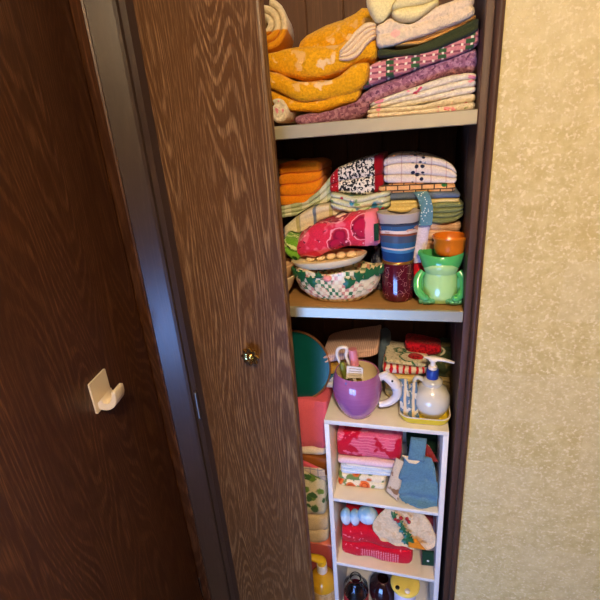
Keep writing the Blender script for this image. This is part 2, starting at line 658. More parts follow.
boards('wall_closet_back', XL, XR, DEP, 'x', 0, 2.16, .11, M['inner'], 1)
boards('wall_closet_right', .012, DEP + .02, XR, 'y', 0, 2.16, .14, M['inner_dark'], 1)
boards('wall_closet_left', .012, DEP + .02, XL, 'y', 0, 2.16, .14, M['inner_dark'], -1)
box('trim_jamb_right', XR - .001, .1372, -.004, .0115, 0, 2.16, M['casing'], bev=.002, **STR)
# right casing: small rounded moulding against the wallpaper
prof = [(.1365, -.004)] + [(.1445 - .008 * cos(a), -.012 - .012 * sin(a)) for a in [pi * i / 8 for i in range(9)]] + [(.1525, -.004)]
prism('trim_casing_right', prof, 0, 2.17, M['casing'], smooth=True, sharp=50, **STR)
# left casing: wide flat moulding turned a little to the room, a groove, then a narrow lip
prof = [(-.686, -.004), (-.686, -.034), (-.679, -.041), (-.628, -.019), (-.620, -.017), (-.618, -.010), (-.612, -.010), (-.611, -.017), (-.598, -.015), (-.598, -.004)]
prism('trim_casing_left', prof, 0, 2.17, M['frame'], **STR)
box('trim_head', -.598, .1365, -.02, -.0055, 2.13, 2.2, M['frame'], bev=.003, **STR)

# closet door leaf, a little ajar: dark stile by the hinge, veneered face, brass flower knob
d1 = thing('door_1', (-.600, -.006, 0), 'brown grained closet door with brass knob standing slightly ajar', None)
d1['kind'] = 'structure'
dang = radians(-9)
Rd = Matrix.Rotation(dang, 3, 'Z')
HP = Vector((-.597, -.022, 0))


def on_door(v):
    return [HP + Rd @ Vector(p) for p in v]


LW = .320
vv, ff = box_vf(0, LW - .002, .002, .018, .02, 2.12, .002)
mesh('stile', on_door(vv), ff, M['stile'], d1, smooth=False)
prof = [(.028, .002), (.028, -.004), (LW - .006, -.004), (LW - .002, -.002), (LW, .002), (LW, .016), (LW - .002, .0185), (LW - .002, .002)]
n_ = len(prof)
vv = [(x, y, .02) for x, y in prof] + [(x, y, 2.12) for x, y in prof]
ff = [(i, (i + 1) % n_, n_ + (i + 1) % n_, n_ + i) for i in range(n_)] + [tuple(range(n_))[::-1], tuple(range(n_, 2 * n_))]
mesh('veneer_panel', on_door(vv), ff, M['door'], d1, smooth=False, origin=HP)


def at_door(px, py):
    nr = Rd @ Vector((0, -1, 0))
    p0 = HP + nr * .004
    d = ray(px, py)
    return CAM + d * ((p0 - CAM).dot(nr) / d.dot(nr))


kc = at_door(254, 353)
Rk = Rd @ Matrix.Rotation(radians(90), 3, 'X')
kn = lathe('knob', [(.008, 0), (.008, .008), (.012, .012), (.021, .015), (.023, .019), (.021, .024), (.013, .0245), (.009, .0225), (.007, .026), (.0005, .028)], kc, M['brass'], d1, seg=56, rot=Rk,
           fn=lambda p, a, r, z: Vector((p.x * (1 + .17 * cos(8 * a) * (r > .0115)), p.y * (1 + .17 * cos(8 * a) * (r > .0115)), p.z)), label='brass flower shaped knob')
for zz in (.873,):
    tube('hinge', [HP + Vector((-.001, -.004, zz + q)) for q in (0, .03, .06, .09)], .0045, M['steel'], d1, seg=10)

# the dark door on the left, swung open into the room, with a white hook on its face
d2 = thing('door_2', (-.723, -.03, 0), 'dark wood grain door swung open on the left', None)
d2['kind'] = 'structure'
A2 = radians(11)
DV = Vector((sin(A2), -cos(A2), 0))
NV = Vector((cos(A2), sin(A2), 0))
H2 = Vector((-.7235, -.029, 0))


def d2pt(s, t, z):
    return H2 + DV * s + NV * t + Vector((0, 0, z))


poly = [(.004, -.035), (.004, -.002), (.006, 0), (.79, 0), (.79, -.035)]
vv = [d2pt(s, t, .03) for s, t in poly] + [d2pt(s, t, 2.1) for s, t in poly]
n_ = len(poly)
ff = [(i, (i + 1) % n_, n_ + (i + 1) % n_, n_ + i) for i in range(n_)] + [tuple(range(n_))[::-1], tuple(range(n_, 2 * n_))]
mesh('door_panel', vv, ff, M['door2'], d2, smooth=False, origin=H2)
for zz in (.07,):
    tube('hinge', [d2pt(-.002, .004, zz + q) for q in (0, .03, .06, .09)], .005, M['steel'], d2, seg=10)
# jamb strip between the dark door and the casing
prof = [(-.78, -.004), (-.78, -.022), (-.7225, -.024), (-.719, -.032), (-.6905, -.037), (-.6865, -.034), (-.6865, -.004)]
prism('trim_jamb_left', prof, 0, 2.17, M['door2'], **STR)


def at_d2(px, py):
    d = ray(px, py)
    return CAM + d * ((H2 - CAM).dot(NV) / d.dot(NV))


q = [at_d2(87.25, 385.6), at_d2(103, 367.5), at_d2(110.5, 391), at_d2(96.6, 413.4)]
hw = (q[1] - q[0]).length
hc = (q[0] + q[1] + q[3]) / 3
s0 = (q[0] - H2).dot(DV); s1 = (q[1] - H2).dot(DV)
zt = (q[0].z + q[1].z) / 2; zb = q[3].z
smid = (s0 + s1) / 2
# side outline of the hook (t away from the door, z), extruded along the plate width in the middle
plate = []
hk = thing('adhesive_hook', d2pt(smid, 0, zb), 'cream plastic hook stuck to the dark left door', 'hook')
vv, ff = box_vf(0, 1, 0, 1, 0, 1, .04)
hv = [d2pt(s1 + (s0 - s1) * a, .0005 + .004 * b, zb + (zt - zb) * c) for a, b, c in vv]
mesh('back_plate', hv, ff, M['cream_plastic'], hk, smooth=False)
H_ = zt - zb
path = [(.003, .34), (.010, .19), (.022, .13), (.034, .19), (.041, .36), (.043, .62)]
ctr = [Vector((t, 0, zb + H_ * z)) for t, z in path]
cs = catmull(ctr, 26)
rings = []
for i, c in enumerate(cs):
    t = i / 25
    d = (cs[min(i + 1, 25)] - cs[max(i - 1, 0)]).normalized()
    nn = Vector((-d.z, 0, d.x))
    th = .0075 * (1 - t) + .0035
    w = (s0 - s1) * (.36 - .08 * t)
    if i == 25: th *= .5; w *= .8
    ring = []
    for sx, sy in ((1, 1), (.9, 1.15), (-.9, 1.15), (-1, 1), (-1, -1), (-.9, -1.15), (.9, -1.15), (1, -1)):
        p = c + nn * th * sy
        ring.append(d2pt(smid + w * sx, max(.004, p.x), p.z))
    rings.append(ring)
vv, ff = loft(rings)
mesh('prong', vv, ff, M['cream_plastic'], hk, sharp=60)

# ------------------------------------------------------------------ shelves
def shelf(z, label, ed):
    s = thing('closet_shelf', ((XL + XR) / 2, .2, z - .026), label, 'shelf', None)
    box('board', XL + .001, XR - .001, .003, DEP - .001, z - .024, z, M['shelf_wood'], s)
    prof = [(.004, z + .0005), (.0005, z + .0005), (-.0015, z - .001), (-.0015, z - .026), (.0005, z - .0275), (.004, z - .0275)]
    vv = [(XL + .002, y, zz) for y, zz in prof] + [(XR - .002, y, zz) for y, zz in prof]
    n_ = len(prof)
    ff = [(i, (i + 1) % n_, n_ + (i + 1) % n_, n_ + i) for i in range(n_)] + [tuple(range(n_))[::-1], tuple(range(n_, 2 * n_))]
    mesh('edge_strip', vv, ff, M['edge'], s, smooth=False, label='pale metal edge strip')
    return s


Z1, Z2 = 1.657, 1.230
shelf(Z1, 'upper closet shelf with pale edge, under the mustard blanket', 0)
shelf(Z2, 'lower closet shelf with pale edge, under the frog mug', 0)

# white shelf unit
UX0, UX1, UY0, UY1, ZT = -.226, .108, .006, .30, .886
CELL = (.600, .325, .05)
un = thing('shelf_unit', ((UX0 + UX1) / 2, .15, 0), 'narrow white three tier shelf unit standing on the closet floor', 'shelf unit')
w_ = .014
box('side_panel', UX0, UX0 + w_, UY0, UY1, 0, ZT - w_, M['white_unit'], un, bev=.001)
box('side_panel', UX1 - w_, UX1, UY0, UY1, 0, ZT - w_, M['white_unit'], un, bev=.001)
box('top_panel', UX0, UX1, UY0, UY1, ZT - w_ + .0003, ZT, M['white_unit'], un, bev=.001)
for z in CELL:
    box('shelf', UX0 + w_ + .0003, UX1 - w_ - .0003, UY0 + .001, UY1 - .006, z - .012, z, M['white_unit'], un, bev=.001)
box('back_panel', UX0 + w_ + .0003, UX1 - w_ - .0003, UY1 - .005, UY1, .04, ZT - w_ - .0005, M['white_unit'], un)

# ------------------------------------------------------------------ cloth colours
c_must, c_cream = srgb(246, 170, 22), srgb(240, 220, 180)
F = {}
F['mustard'] = fabric('mustard_floral_plush', c_must, [('blotch', srgb(242, 186, 104), 20, .585, 2.2), ('blotch', srgb(246, 206, 150), 26, .63, 5.1)], bump=.9, bscale=280, warp=.02, var=.2)
F['mustard_roll'] = fabric('mustard_cream_plush', c_cream, [('band', srgb(236, 160, 30), 2, -.01, .042)], bump=.8, bscale=260, warp=.006)
F['creamterry'] = fabric('cream_terry', srgb(240, 214, 178), [('blotch', srgb(246, 190, 170), 30, .62, 3)], bump=.9, bscale=240)
F['binding'] = fabric('cream_binding', srgb(246, 214, 168), [], bump=.3)
F['whitefloral'] = fabric('white_floral_terry', srgb(246, 226, 200), [('blotch', srgb(240, 150, 160), 40, .62, 7.7), ('blotch', srgb(222, 84, 104), 52, .66, 1.3), ('blotch', srgb(150, 160, 100), 48, .68, 4.4)], bump=1.0, bscale=220, warp=.012, var=.18)
F['mauve'] = fabric('mauve_chenille', srgb(148, 98, 122), [('blotch', srgb(180, 132, 152), 120, .5, 1), ('blotch', srgb(104, 62, 88), 150, .6, 4)], bump=1.0, bscale=170, var=.2)
F['pinkgreen'] = fabric('pink_green_weave', srgb(218, 140, 140), [('stripe', srgb(60, 96, 58), 0, .052, .36, .1), ('stripe', srgb(150, 80, 92), 2, .011, .35, .0), ('dash', srgb(244, 230, 206), 0, .018, .3, 2, .011, .42)], bump=.5, warp=.006)
F['darkgreen'] = fabric('dark_olive_cotton', srgb(58, 64, 38), [], bump=.4)
F['tan'] = fabric('tan_cotton', srgb(214, 160, 84), [('stripe', srgb(170, 112, 50), 2, .009, .25, 0)], bump=.4)
F['paleyellow'] = fabric('pale_yellow_cotton', srgb(246, 226, 160), [], bump=.35)
F['orange'] = fabric('orange_cotton', srgb(246, 142, 22), [], bump=.45)
F['olivecream'] = fabric('olive_cream_cotton', srgb(190, 170, 110), [], bump=.4)
F['palegreen'] = fabric('pale_green_cotton', srgb(196, 200, 150), [('stripe', srgb(226, 222, 186), 0, .05, .4, .2)], bump=.4)
F['bw'] = fabric('black_white_floral', srgb(236, 224, 206), [('blotch', srgb(36, 34, 36), 190, .475, 2), ('blotch', srgb(236, 224, 206), 40, .62, 8), ('band', srgb(176, 22, 34), 0, -.2, -.040), ('band', srgb(150, 14, 26), 0, .046, .2), ('bandspot', srgb(236, 214, 206), 0, -.2, -.042, 130, .22, 3)], bump=.4)
F['greenblue'] = fabric('green_blue_print', srgb(214, 214, 178), [('blotch', srgb(126, 158, 84), 26, .53, 5), ('blotch', srgb(46, 124, 168), 20, .6, 9.5), ('spot', srgb(190, 40, 50), 30, .16, 2.6), ('spot', srgb(240, 236, 214), 60, .2, 6)], bump=.4)
F['bluestripe'] = fabric('cream_blue_stripe', srgb(232, 216, 182), [('stripe', srgb(118, 130, 150), 0, .045, .22, .15), ('stripe', srgb(196, 180, 120), 0, .09, .14, .6)], bump=.35)
F['palepink'] = fabric('pale_pink_cotton', srgb(244, 200, 190), [('blotch', srgb(250, 226, 214), 22, .55, 3)], bump=.4)
F['poppy'] = fabric('poppy_print', srgb(222, 46, 74), [('blotch', srgb(240, 104, 126), 18, .56, 4.0), ('ring', srgb(250, 176, 186), 16, .46, .53, 3.2), ('spot', srgb(70, 6, 34), 16, .50, 3.2), ('spot', srgb(184, 24, 66), 16, .45, 3.2), ('blotch', srgb(110, 8, 40), 70, .64, 7), ('band', srgb(244, 128, 146), 0, .078, .2), ('blotch', srgb(250, 176, 186), 70, .66, 2)], bump=.4, warp=.012)
F['leafgreen'] = fabric('green_leaf_print', srgb(120, 176, 54), [('blotch', srgb(226, 240, 160), 42, .55, 2), ('blotch', srgb(30, 70, 26), 48, .60, 6)], bump=.4)
F['whitenavy'] = fabric('white_navy_print', srgb(240, 222, 206), [('stripe', srgb(214, 180, 166), 0, .034, .10, .2), ('bandspot', srgb(30, 36, 62), 0, -.022, .016, 80, .46, 3.4)], bump=.45)
F['brick'] = fabric('brick_print', srgb(240, 178, 116), [('brick', srgb(80, 52, 40)), ('spot', srgb(40, 110, 60), 22, .17, 1.2)], bump=.3, warp=.002)
F['bluegray'] = fabric('blue_gray_cotton', srgb(104, 116, 136), [], bump=.45)
F['yellow'] = fabric('butter_yellow_cotton', srgb(240, 214, 140), [('stripe', srgb(226, 190, 100), 2, .008, .25, 0)], bump=.45)
F['sage'] = fabric('sage_cotton', srgb(134, 138, 86), [], bump=.6, bscale=300)
F['dots'] = fabric('blue_dotted_cotton', srgb(92, 136, 152), [('spot', srgb(226, 232, 226), 140, .26, 1)], bump=.3, warp=0)
F['beige'] = fabric('beige_cotton', srgb(234, 190, 150), [('stripe', srgb(216, 168, 128), 2, .008, .3, 0)], bump=.45)
F['lavender'] = fabric('lavender_white_cotton', srgb(220, 204, 214), [], bump=.35)
F['red'] = fabric('red_cotton', srgb(196, 24, 40), [('spot', srgb(236, 200, 190), 60, .2, 3)], bump=.5)
F['pinkknit'] = fabric('pink_knit', srgb(240, 200, 182), [('stripe', srgb(214, 164, 148), 0, .0062, .4, 0)], bump=.8, bscale=300, warp=.001)
F['bluecloth'] = fabric('slate_blue_cotton', srgb(92, 110, 128), [], bump=.5)
F['ochre'] = fabric('ochre_cotton', srgb(202, 146, 50), [('blotch', srgb(232, 190, 100), 50, .58, 2)], bump=.5)
F['tealprint'] = fabric('teal_cream_print', srgb(226, 218, 196), [('blotch', srgb(62, 116, 130), 38, .50, 2), ('blotch', srgb(96, 120, 190), 44, .60, 7)], bump=.5)
F['crochet'] = fabric('green_white_crochet', srgb(236, 222, 192), [('ring', srgb(40, 104, 60), 14, .30, .42, 2.6), ('blotch', srgb(200, 186, 150), 140, .56, 4)], bump=1.0, bscale=200)
F['redknit'] = fabric('red_knit', srgb(200, 22, 36), [('blotch', srgb(140, 10, 24), 170, .52, 4)], bump=1.0, bscale=220)
F['redwhite'] = fabric('red_white_crochet', srgb(240, 224, 210), [('stripe', srgb(206, 28, 40), 0, .018, .42, 0)], bump=.9, bscale=230, warp=.012)
F['oliveprint'] = fabric('dark_green_print', srgb(66, 78, 50), [('ring', srgb(220, 210, 180), 14, .2, .32, 4), ('blotch', srgb(120, 112, 70), 24, .56, 2)], bump=.5)
F['khaki'] = fabric('khaki_cotton', srgb(170, 148, 96), [], bump=.5)
F['coral'] = fabric('coral_pink_cotton', srgb(244, 106, 120), [], bump=.25, var=.05)
F['creamsheet'] = fabric('cream_sheet', srgb(240, 220, 196), [], bump=.3)
F['check'] = fabric('checked_linen', srgb(232, 206, 178), [('stripe', srgb(150, 140, 150), 0, .026, .12, .1), ('stripe', srgb(150, 140, 150), 2, .026, .12, .3), ('band', srgb(236, 96, 110), 2, .050, .2)], bump=.35, warp=.001)
F['leafprint'] = fabric('leaf_print_cotton', srgb(238, 220, 176), [('spot', srgb(116, 146, 62), 24, .40, 1.4), ('spot', srgb(70, 108, 58), 21, .36, 5.4), ('blotch', srgb(220, 180, 150), 24, .66, 8)], bump=.35, warp=.02)
F['sand'] = fabric('sand_cotton', srgb(226, 196, 150), [], bump=.45)
F['raspberry'] = fabric('raspberry_floral', srgb(232, 92, 118), [('stripe', srgb(244, 130, 146), 2, .010, .3, 0), ('blotch', srgb(206, 16, 48), 17, .505, 3.1), ('blotch', srgb(240, 104, 128), 42, .60, 9)], bump=.5, warp=.01)
F['blushpink'] = fabric('blush_cotton', srgb(250, 210, 214), [], bump=.4)
F['skyblue'] = fabric('sky_blue_stripe', srgb(206, 220, 232), [('stripe', srgb(232, 236, 238), 2, .007, .4, 0)], bump=.4)
F['orangeflor'] = fabric('orange_flower_print', srgb(246, 226, 190), [('blotch', srgb(120, 142, 76), 34, .53, 6.1), ('spot', srgb(228, 112, 50), 22, .42, 2.4), ('ring', srgb(190, 66, 30), 22, .14, .26, 2.4)], bump=.4, warp=.012)
F['blueterry'] = fabric('blue_terry', srgb(98, 138, 156), [], bump=.9, bscale=300)
F['quilt'] = fabric('beige_brown_quilt', srgb(222, 198, 168), [('blotch', srgb(150, 108, 74), 30, .58, 4)], bump=.5)
F['redpacket'] = fabric('red_print', srgb(214, 20, 44), [('dashband', srgb(244, 150, 160), 0, .0075, .6, 2, .006, .66, -.05, .075, .002, .05), ('blotch', srgb(240, 120, 130), 70, .66, 6.3)], bump=.4, warp=.003)
F['beigeterry'] = fabric('oatmeal_terry', srgb(242, 210, 166), [('blotch', srgb(230, 192, 146), 60, .55, 2)], bump=1.0, bscale=220)
F['orangepatch'] = fabric('orange_felt', srgb(240, 140, 30), [], bump=.4)
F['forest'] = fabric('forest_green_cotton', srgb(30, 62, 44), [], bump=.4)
F['bluewhite'] = fabric('blue_white_weave', srgb(222, 216, 206), [('blotch', srgb(98, 130, 162), 60, .42, 3), ('band', srgb(240, 214, 170), 0, -.004, .006)], bump=.6)
F['maroontrim'] = fabric('brick_red_cotton', srgb(150, 46, 40), [('spot', srgb(220, 190, 170), 50, .2, 3)], bump=.5)


def tx(what): return what


# ------------------------------------------------------------------ upper shelf
zs = Z1 + .0008
mb = thing('blanket', at(320, 100, .12) * 1.0, 'mustard plush blanket with pale flowers, bundled on the upper shelf', 'blanket')
mb.location.z = zs
cloth('fold', [(294, 52, 62), (301, 36, 62), (318, 24, 64), (335, 17, 64), (352, 11, 62), (364, 5, 56), (372, 7, 48)], .125, .16, F['mustard'], parent=mb, layers=1, amp=.006, corner=.04, inset=.02, seed=1)
cloth('fold', [(246, 56, 70), (270, 51, 71), (290, 49, 76), (308, 47, 79), (326, 45, 76), (345, 40, 70), (358, 38, 64), (368, 36, 62), (378, 38, 60)], .07, .2, F['mustard'], parent=mb, layers=1, amp=.0055, inset=.012, seed=2)
cloth('fold', [(248, 66, 82), (266, 70, 88), (282, 76, 96), (300, 81, 101), (320, 80, 101), (340, 73, 97), (356, 65, 90), (369, 60, 78)], .05, .2, F['mustard'], parent=mb, layers=1, amp=.0055, inset=.012, seed=3)
cloth('fold', [(250, 84, 96), (268, 89, 103), (285, 96, 109), (303, 100, 112), (322, 98, 111), (340, 94, 106), (354, 86, 101), (360, 80, 94)], .06, .19, F['mustard'], parent=mb, layers=1, amp=.003, inset=.012, seed=4)
cloth('binding', [(338, 50, 60), (347, 40, 60), (357, 28, 55), (367, 21, 44), (376, 22, 36)], .056, .03, F['binding'], parent=mb, layers=4, amp=.002, inset=.006, seed=5, label='cream folded edging of the mustard blanket')

roll('rolled_towel', at(264, 25, .10), .056, .13, F['mustard_roll'], turns=3, tilt=(radians(8), 0), seed=3, start=1.2,
     label='cream and mustard rolled towel lying on the mustard blanket', cat='towel')
c = at(277, 112, .055)
c.z = max(c.z, zs + .031)
roll('rolled_towel', c, .031, .18, F['whitefloral'], turns=2, tilt=(radians(-10), 0), seed=6, start=2,
     label='small white rolled towel with pink flecks under the mustard blanket', cat='towel')

cloth('bath_mat', [(293, 114, 128), (320, 108, 126), (350, 99, 124), (370, 85, 113), (400, 73, 95), (420, 66, 86), (445, 58, 77), (465, 50, 73), (479, 46, 71)], .075, .2, F['mauve'],
      'mauve chenille bath mat folded below the pink and green cloth', 'bath mat', layers=1, amp=.004, inset=.012, seed=8, zmin=zs)
cloth('hand_towel', [(369, 103, 112), (385, 97, 111), (410, 88, 106), (440, 78, 100), (465, 73, 95), (477, 74, 91)], .045, .24, F['whitefloral'],
      'white terry towel with pink flowers, just below the mauve bath mat', 'towel', layers=3, amp=.002, seed=9, zmin=zs + .008)
cloth('hand_towel', [(366, 110, 119), (388, 107, 118), (420, 105, 116), (445, 99, 114), (477, 92, 112)], .042, .24, F['whitefloral'],
      'lowest white flowered towel, resting on the right of the upper shelf', 'towel', layers=2, amp=.0018, seed=10, zmin=zs)
cloth('woven_cloth', [(356, 84, 92), (370, 64, 84), (390, 57, 76), (405, 54, 73), (420, 51, 67), (450, 39, 57), (470, 28, 49), (480, 25, 42)], .06, .2, F['pinkgreen'],
      'pink cloth with green and white woven stripes above the mauve mat', 'cloth', layers=3, amp=.003, seed=11)
cloth('folded_cloth', [(377, 47, 56), (400, 49, 55), (420, 44, 53), (440, 35, 47), (460, 25, 38), (480, 15, 29)], .05, .22, F['darkgreen'],
      'dark olive green folded cloth in the upper right pile', 'cloth', layers=2, amp=.002, seed=12)
cloth('folded_cloth', [(394, 40, 46), (420, 33, 44), (450, 22, 34), (477, 12, 23)], .06, .2, F['tan'],
      'thin tan folded cloth between the cream towel and dark green cloth', 'cloth', layers=2, amp=.002, seed=13)
cloth('bath_towel', [(375, 26, 46), (384, 19, 48), (400, 15, 42), (430, 7, 33), (455, -2, 24), (476, -8, 14)], .05, .22, F['creamterry'],
      'thick cream terry towel folded above the tan cloth', 'towel', layers=2, amp=.003, seed=14)
cloth('folded_cloth', [(392, 4, 14), (400, -5, 20), (414, -8, 20), (428, -7, 10), (440, -9, 3)], .04, .16, F['paleyellow'],
      'pale yellow cloth folded on the cream terry towel, cut by the top of view', 'cloth', layers=2, amp=.003, seed=15)
cloth('hanging_cloth', [(366, -8, 6), (373, -10, 19), (381, -10, 20), (390, -10, 8), (396, -10, 0)], .045, .05, F['paleyellow'],
      'pale yellow cloth corner hanging down over the mustard blanket', 'cloth', layers=1, amp=.003, seed=16)

# ------------------------------------------------------------------ lower shelf
zs = Z2 + .0008
cloth('napkin', [(262, 162, 200), (276, 160, 196), (288, 160, 178)], .26, .1, F['olivecream'], 'olive cream napkin at the far left beside the orange towel', 'napkin', layers=2, seed=20)
cloth('folded_towel', [(277, 165, 206), (287, 162, 206), (300, 161, 206), (314, 161, 203), (321, 163, 192)], .15, .17, F['orange'],
      'bright orange towel folded in thick layers, leftmost pile', 'towel', layers=4, amp=.002, seed=21, inset=.006)
cloth('folded_towel', [(276, 207, 219), (292, 204, 217), (306, 199, 214), (318, 190, 208), (329, 178, 201), (338, 170, 190)], .15, .19, F['palegreen'],
      'pale green towel sloping beneath the orange towel', 'towel', layers=3, amp=.002, seed=22)
cloth('pot_holder', [(329, 177, 193), (338, 168, 194), (355, 161, 195), (370, 157, 194), (384, 153, 190)], .12, .2, F['bw'],
      'black and white floral quilted pot holder with red ends', 'pot holder', layers=2, amp=.002, seed=23, inset=.005)
cloth('folded_towel', [(329, 193, 207), (340, 195, 211), (352, 197, 214), (364, 196, 213), (377, 193, 212), (390, 190, 208)], .1, .2, F['greenblue'],
      'green and blue printed towel under the black and white pot holder', 'towel', layers=3, amp=.003, seed=24)
cloth('folded_towel', [(282, 229, 243), (296, 217, 237), (312, 208, 232), (326, 205, 226), (340, 207, 220), (354, 211, 215)], .12, .19, F['bluestripe'],
      'cream towel with blue gray stripes above the red poppy cloth', 'towel', layers=3, amp=.002, seed=25)
cloth('folded_towel', [(298, 235, 246), (318, 226, 242), (338, 215, 236), (356, 211, 230), (370, 209, 226), (386, 208, 222)], .1, .2, F['palepink'],
      'pale pink cloth peeking out above the red poppy cloth', 'cloth', layers=2, amp=.003, seed=26)
pc = thing('tablecloth', at(335, 255, .12), 'rolled red and pink tablecloth with big poppies and green leaf end', 'tablecloth')
cloth('printed_roll', [(294, 238, 257), (303, 233, 260), (314, 227, 259), (330, 222, 252), (345, 218, 249), (360, 214, 249), (371, 212, 251), (379, 212, 253)], .05, .13, F['poppy'], parent=pc, layers=1, amp=.0062, freq=36, inset=.02, corner=.03, seed=27)
cloth('leaf_end', [(282, 237, 250), (288, 239, 257), (294, 240, 262), (299, 244, 260)], .06, .1, F['leafgreen'], parent=pc, layers=2, amp=.004, seed=28, label='green leaf printed end')
slab('care_tag', [(374, 224), (379, 223), (379, 240), (374, 241)], [.046, .046, .048, .048], .003, F['forest'], pc, label='dark green tag')

cloth('folded_towel', [(383, 160, 182), (392, 155, 184), (415, 154, 184), (440, 159, 184), (452, 165, 184), (457, 172, 181)], .12, .2, F['whitenavy'],
      'white towel with dark navy print on top of the right pile', 'towel', layers=3, amp=.0015, seed=30)
cloth('folded_cloth', [(378, 187, 194), (400, 184, 194), (430, 184, 194), (456, 184, 192)], .112, .2, F['brick'],
      'orange cloth with brick wall print under the white navy towel', 'cloth', layers=1, amp=.001, seed=31)
cloth('folded_cloth', [(386, 194, 201), (410, 193, 200), (440, 192, 199), (461, 193, 198)], .108, .2, F['bluegray'],
      'blue gray folded cloth directly under the brick print cloth', 'cloth', layers=1, amp=.001, seed=32)
cloth('folded_cloth', [(385, 201, 211), (405, 200, 213), (425, 199, 207), (461, 198, 203)], .112, .2, F['yellow'],
      'butter yellow folded cloth above the sage green one', 'cloth', layers=2, amp=.0015, seed=33)
cloth('folded_towel', [(424, 206, 222), (440, 203, 224), (453, 202, 223), (464, 203, 216)], .105, .2, F['sage'],
      'sage green towel folded in several layers at the right', 'towel', layers=4, amp=.002, seed=34)
cloth('folded_towel', [(406, 222, 290), (425, 220, 292), (445, 220, 293), (462, 222, 290)], .12, .18, F['beige'],
      'beige towels folded behind the orange bowl and frog mug', 'towel', layers=7, amp=.002, seed=35, zmin=zs)
vv, ff = [], []
rail = [((411, 191), (426, 190)), ((414, 193), (428, 192)), ((418, 199), (431, 198)), ((420, 208), (433, 207)), ((420, 217), (433, 216)), ((419, 226), (432, 225))]
rings = []
for (a, b), yy in zip(rail, (.13, .10, .092, .088, .088, .09)):
    p, q_ = at(*a, yy), at(*b, yy)
    rings.append([p, p.lerp(q_, .5) + Vector((0, -.002, 0)), q_, q_ + Vector((0, .006, 0)), p.lerp(q_, .5) + Vector((0, .005, 0)), p + Vector((0, .006, 0))])
vv, ff = loft(rings)
mesh('apron_tie', vv, ff, F['dots'], label='blue apron tie with white dots hanging over the sage towel', cat='apron tie', sharp=70)
slab('folded_napkin', [(408, 224), (431, 222), (424, 262), (412, 264)], [.104, .104, .098, .098], .012, F['lavender'], None, label='lavender white napkin hanging behind the striped tumbler', cat='napkin', amp=.003)
cloth('folded_napkin', [(410, 262, 290), (420, 258, 292), (426, 262, 290)], .098, .02, F['red'], 'small red napkin squeezed between maroon cup and frog mug', 'napkin', layers=1, zmin=zs)

# basket dish with woven sides and ivy
bc = atz(336, 302, Z2) + Vector((0, .033, 0))
bc.z = Z2 + .0008
n = NT('glazed_basket_weave')
uvw = n.sep()
ang = n.math('ARCTAN2', uvw[1], uvw[0])
ch = n.n('TexChecker', None, Scale=1.0)
cv = n.n('CombineXYZ')
n.put(cv.inputs[0], n.math('MULTIPLY', ang, 7.3))
n.put(cv.inputs[1], n.math('MULTIPLY', uvw[2], 92.0))
n.put(ch.inputs[0], cv.outputs[0])
v5 = n.noise(32, 2)
c5 = n.mix(n.step(n.noise(45, 2), .48, .56), srgb(70, 128, 84), srgb(226, 150, 130))
c5 = n.mix(ch.outputs['Fac'], srgb(244, 228, 190), n.mix(n.step(v5, .62, .42), srgb(238, 218, 176), c5))
M['weave'] = n.fin(c5, .25, spec=.5)
n.bump(ch.outputs['Fac'], .6, .004)
M['cream_glaze'] = plain('cream_glaze', srgb(242, 220, 178), .22, spec=.5)
M['ivy'] = plain('ivy_glaze', srgb(36, 98, 60), .3)
M['pink_glaze'] = plain('pink_glaze', srgb(230, 140, 130), .3)
pb_ = (at(346, 290, bc.y) - at(326, 290, bc.y)).length / 20
hz = at(336, 273, bc.y - .06).z - bc.z
bk = thing('basket_dish', bc, 'glazed basket weave dish with green ivy leaves round the rim', 'dish')


def bas(p, a, r, z):
    w = 1 + .022 * sin(18 * a) * sin(z * 180)
    return Vector((p.x * w, p.y * w, p.z + (.005 * sin(5 * a + 1) if z > hz * .8 else 0)))


lathe('bowl', [(.001, .001), (.056, 0), (.066, .004), (.088, hz * .32), (.1, hz * .62), (.104, hz * .9), (.105, hz), (.099, hz + .001), (.094, hz * .85), (.07, hz * .35), (.04, .012), (.001, .011)], bc, M['weave'], bk, seg=90, sx=43.6 * pb_ / .105, sy=.62, fn=bas)


def ivy_leaf(c, s, nrm, up, parent, mat):
    nrm = nrm.normalized()
    side = up.cross(nrm).normalized()
    up = nrm.cross(side)
    out = [(0, -.55), (.38, -.62), (.95, -.35), (.62, .0), (.72, .45), (.3, .38), (0, 1.0), (-.3, .38), (-.72, .45), (-.62, 0), (-.95, -.35), (-.38, -.62)]
    fr = [c + side * a * s + up * b * s + nrm * .0008 for a, b in out]
    bk_ = [p - nrm * .003 for p in fr]
    vv = fr + bk_ + [c + nrm * .004]
    n_ = len(out)
    ff = [(i, (i + 1) % n_, 2 * n_) for i in range(n_)] + [(i, n_ + i, n_ + (i + 1) % n_, (i + 1) % n_) for i in range(n_)] + [tuple(range(n_, 2 * n_))]
    return mesh('ivy_leaf', vv, ff, mat, parent, sharp=40)


for i, (aa, zz, s, rt) in enumerate([(-152, .95, .013, .5), (-134, .88, .015, -.6), (-118, .74, .014, .4), (-107, .95, .009, 0), (-70, .72, .014, -.3), (-58, .9, .013, .6), (-44, .95, .015, -.2), (-30, .98, .013, .4), (-14, .95, .012, 0)]):
    a = radians(aa)
    r = .1065 * (1 - max(0, .9 - zz) * .22)
    p = bc + Vector((r * 43.6 * pb_ / .105 * cos(a), r * .62 * sin(a), hz * zz))
    nr = Vector((cos(a) / 1.08, sin(a) / .62, -.15)).normalized()
    ivy_leaf(p + nr * .003, s * 1.3, nr, Vector((sin(rt), 0, cos(rt) - .6)), bk, M['ivy'])
a = radians(-96)
ball('bow', bc + Vector((.1065 * 43.6 * pb_ / .105 * cos(a), .1065 * .62 * sin(a) - .002, hz * .86)), .009, M['pink_glaze'], bk, s=(1.2, .5, .9))

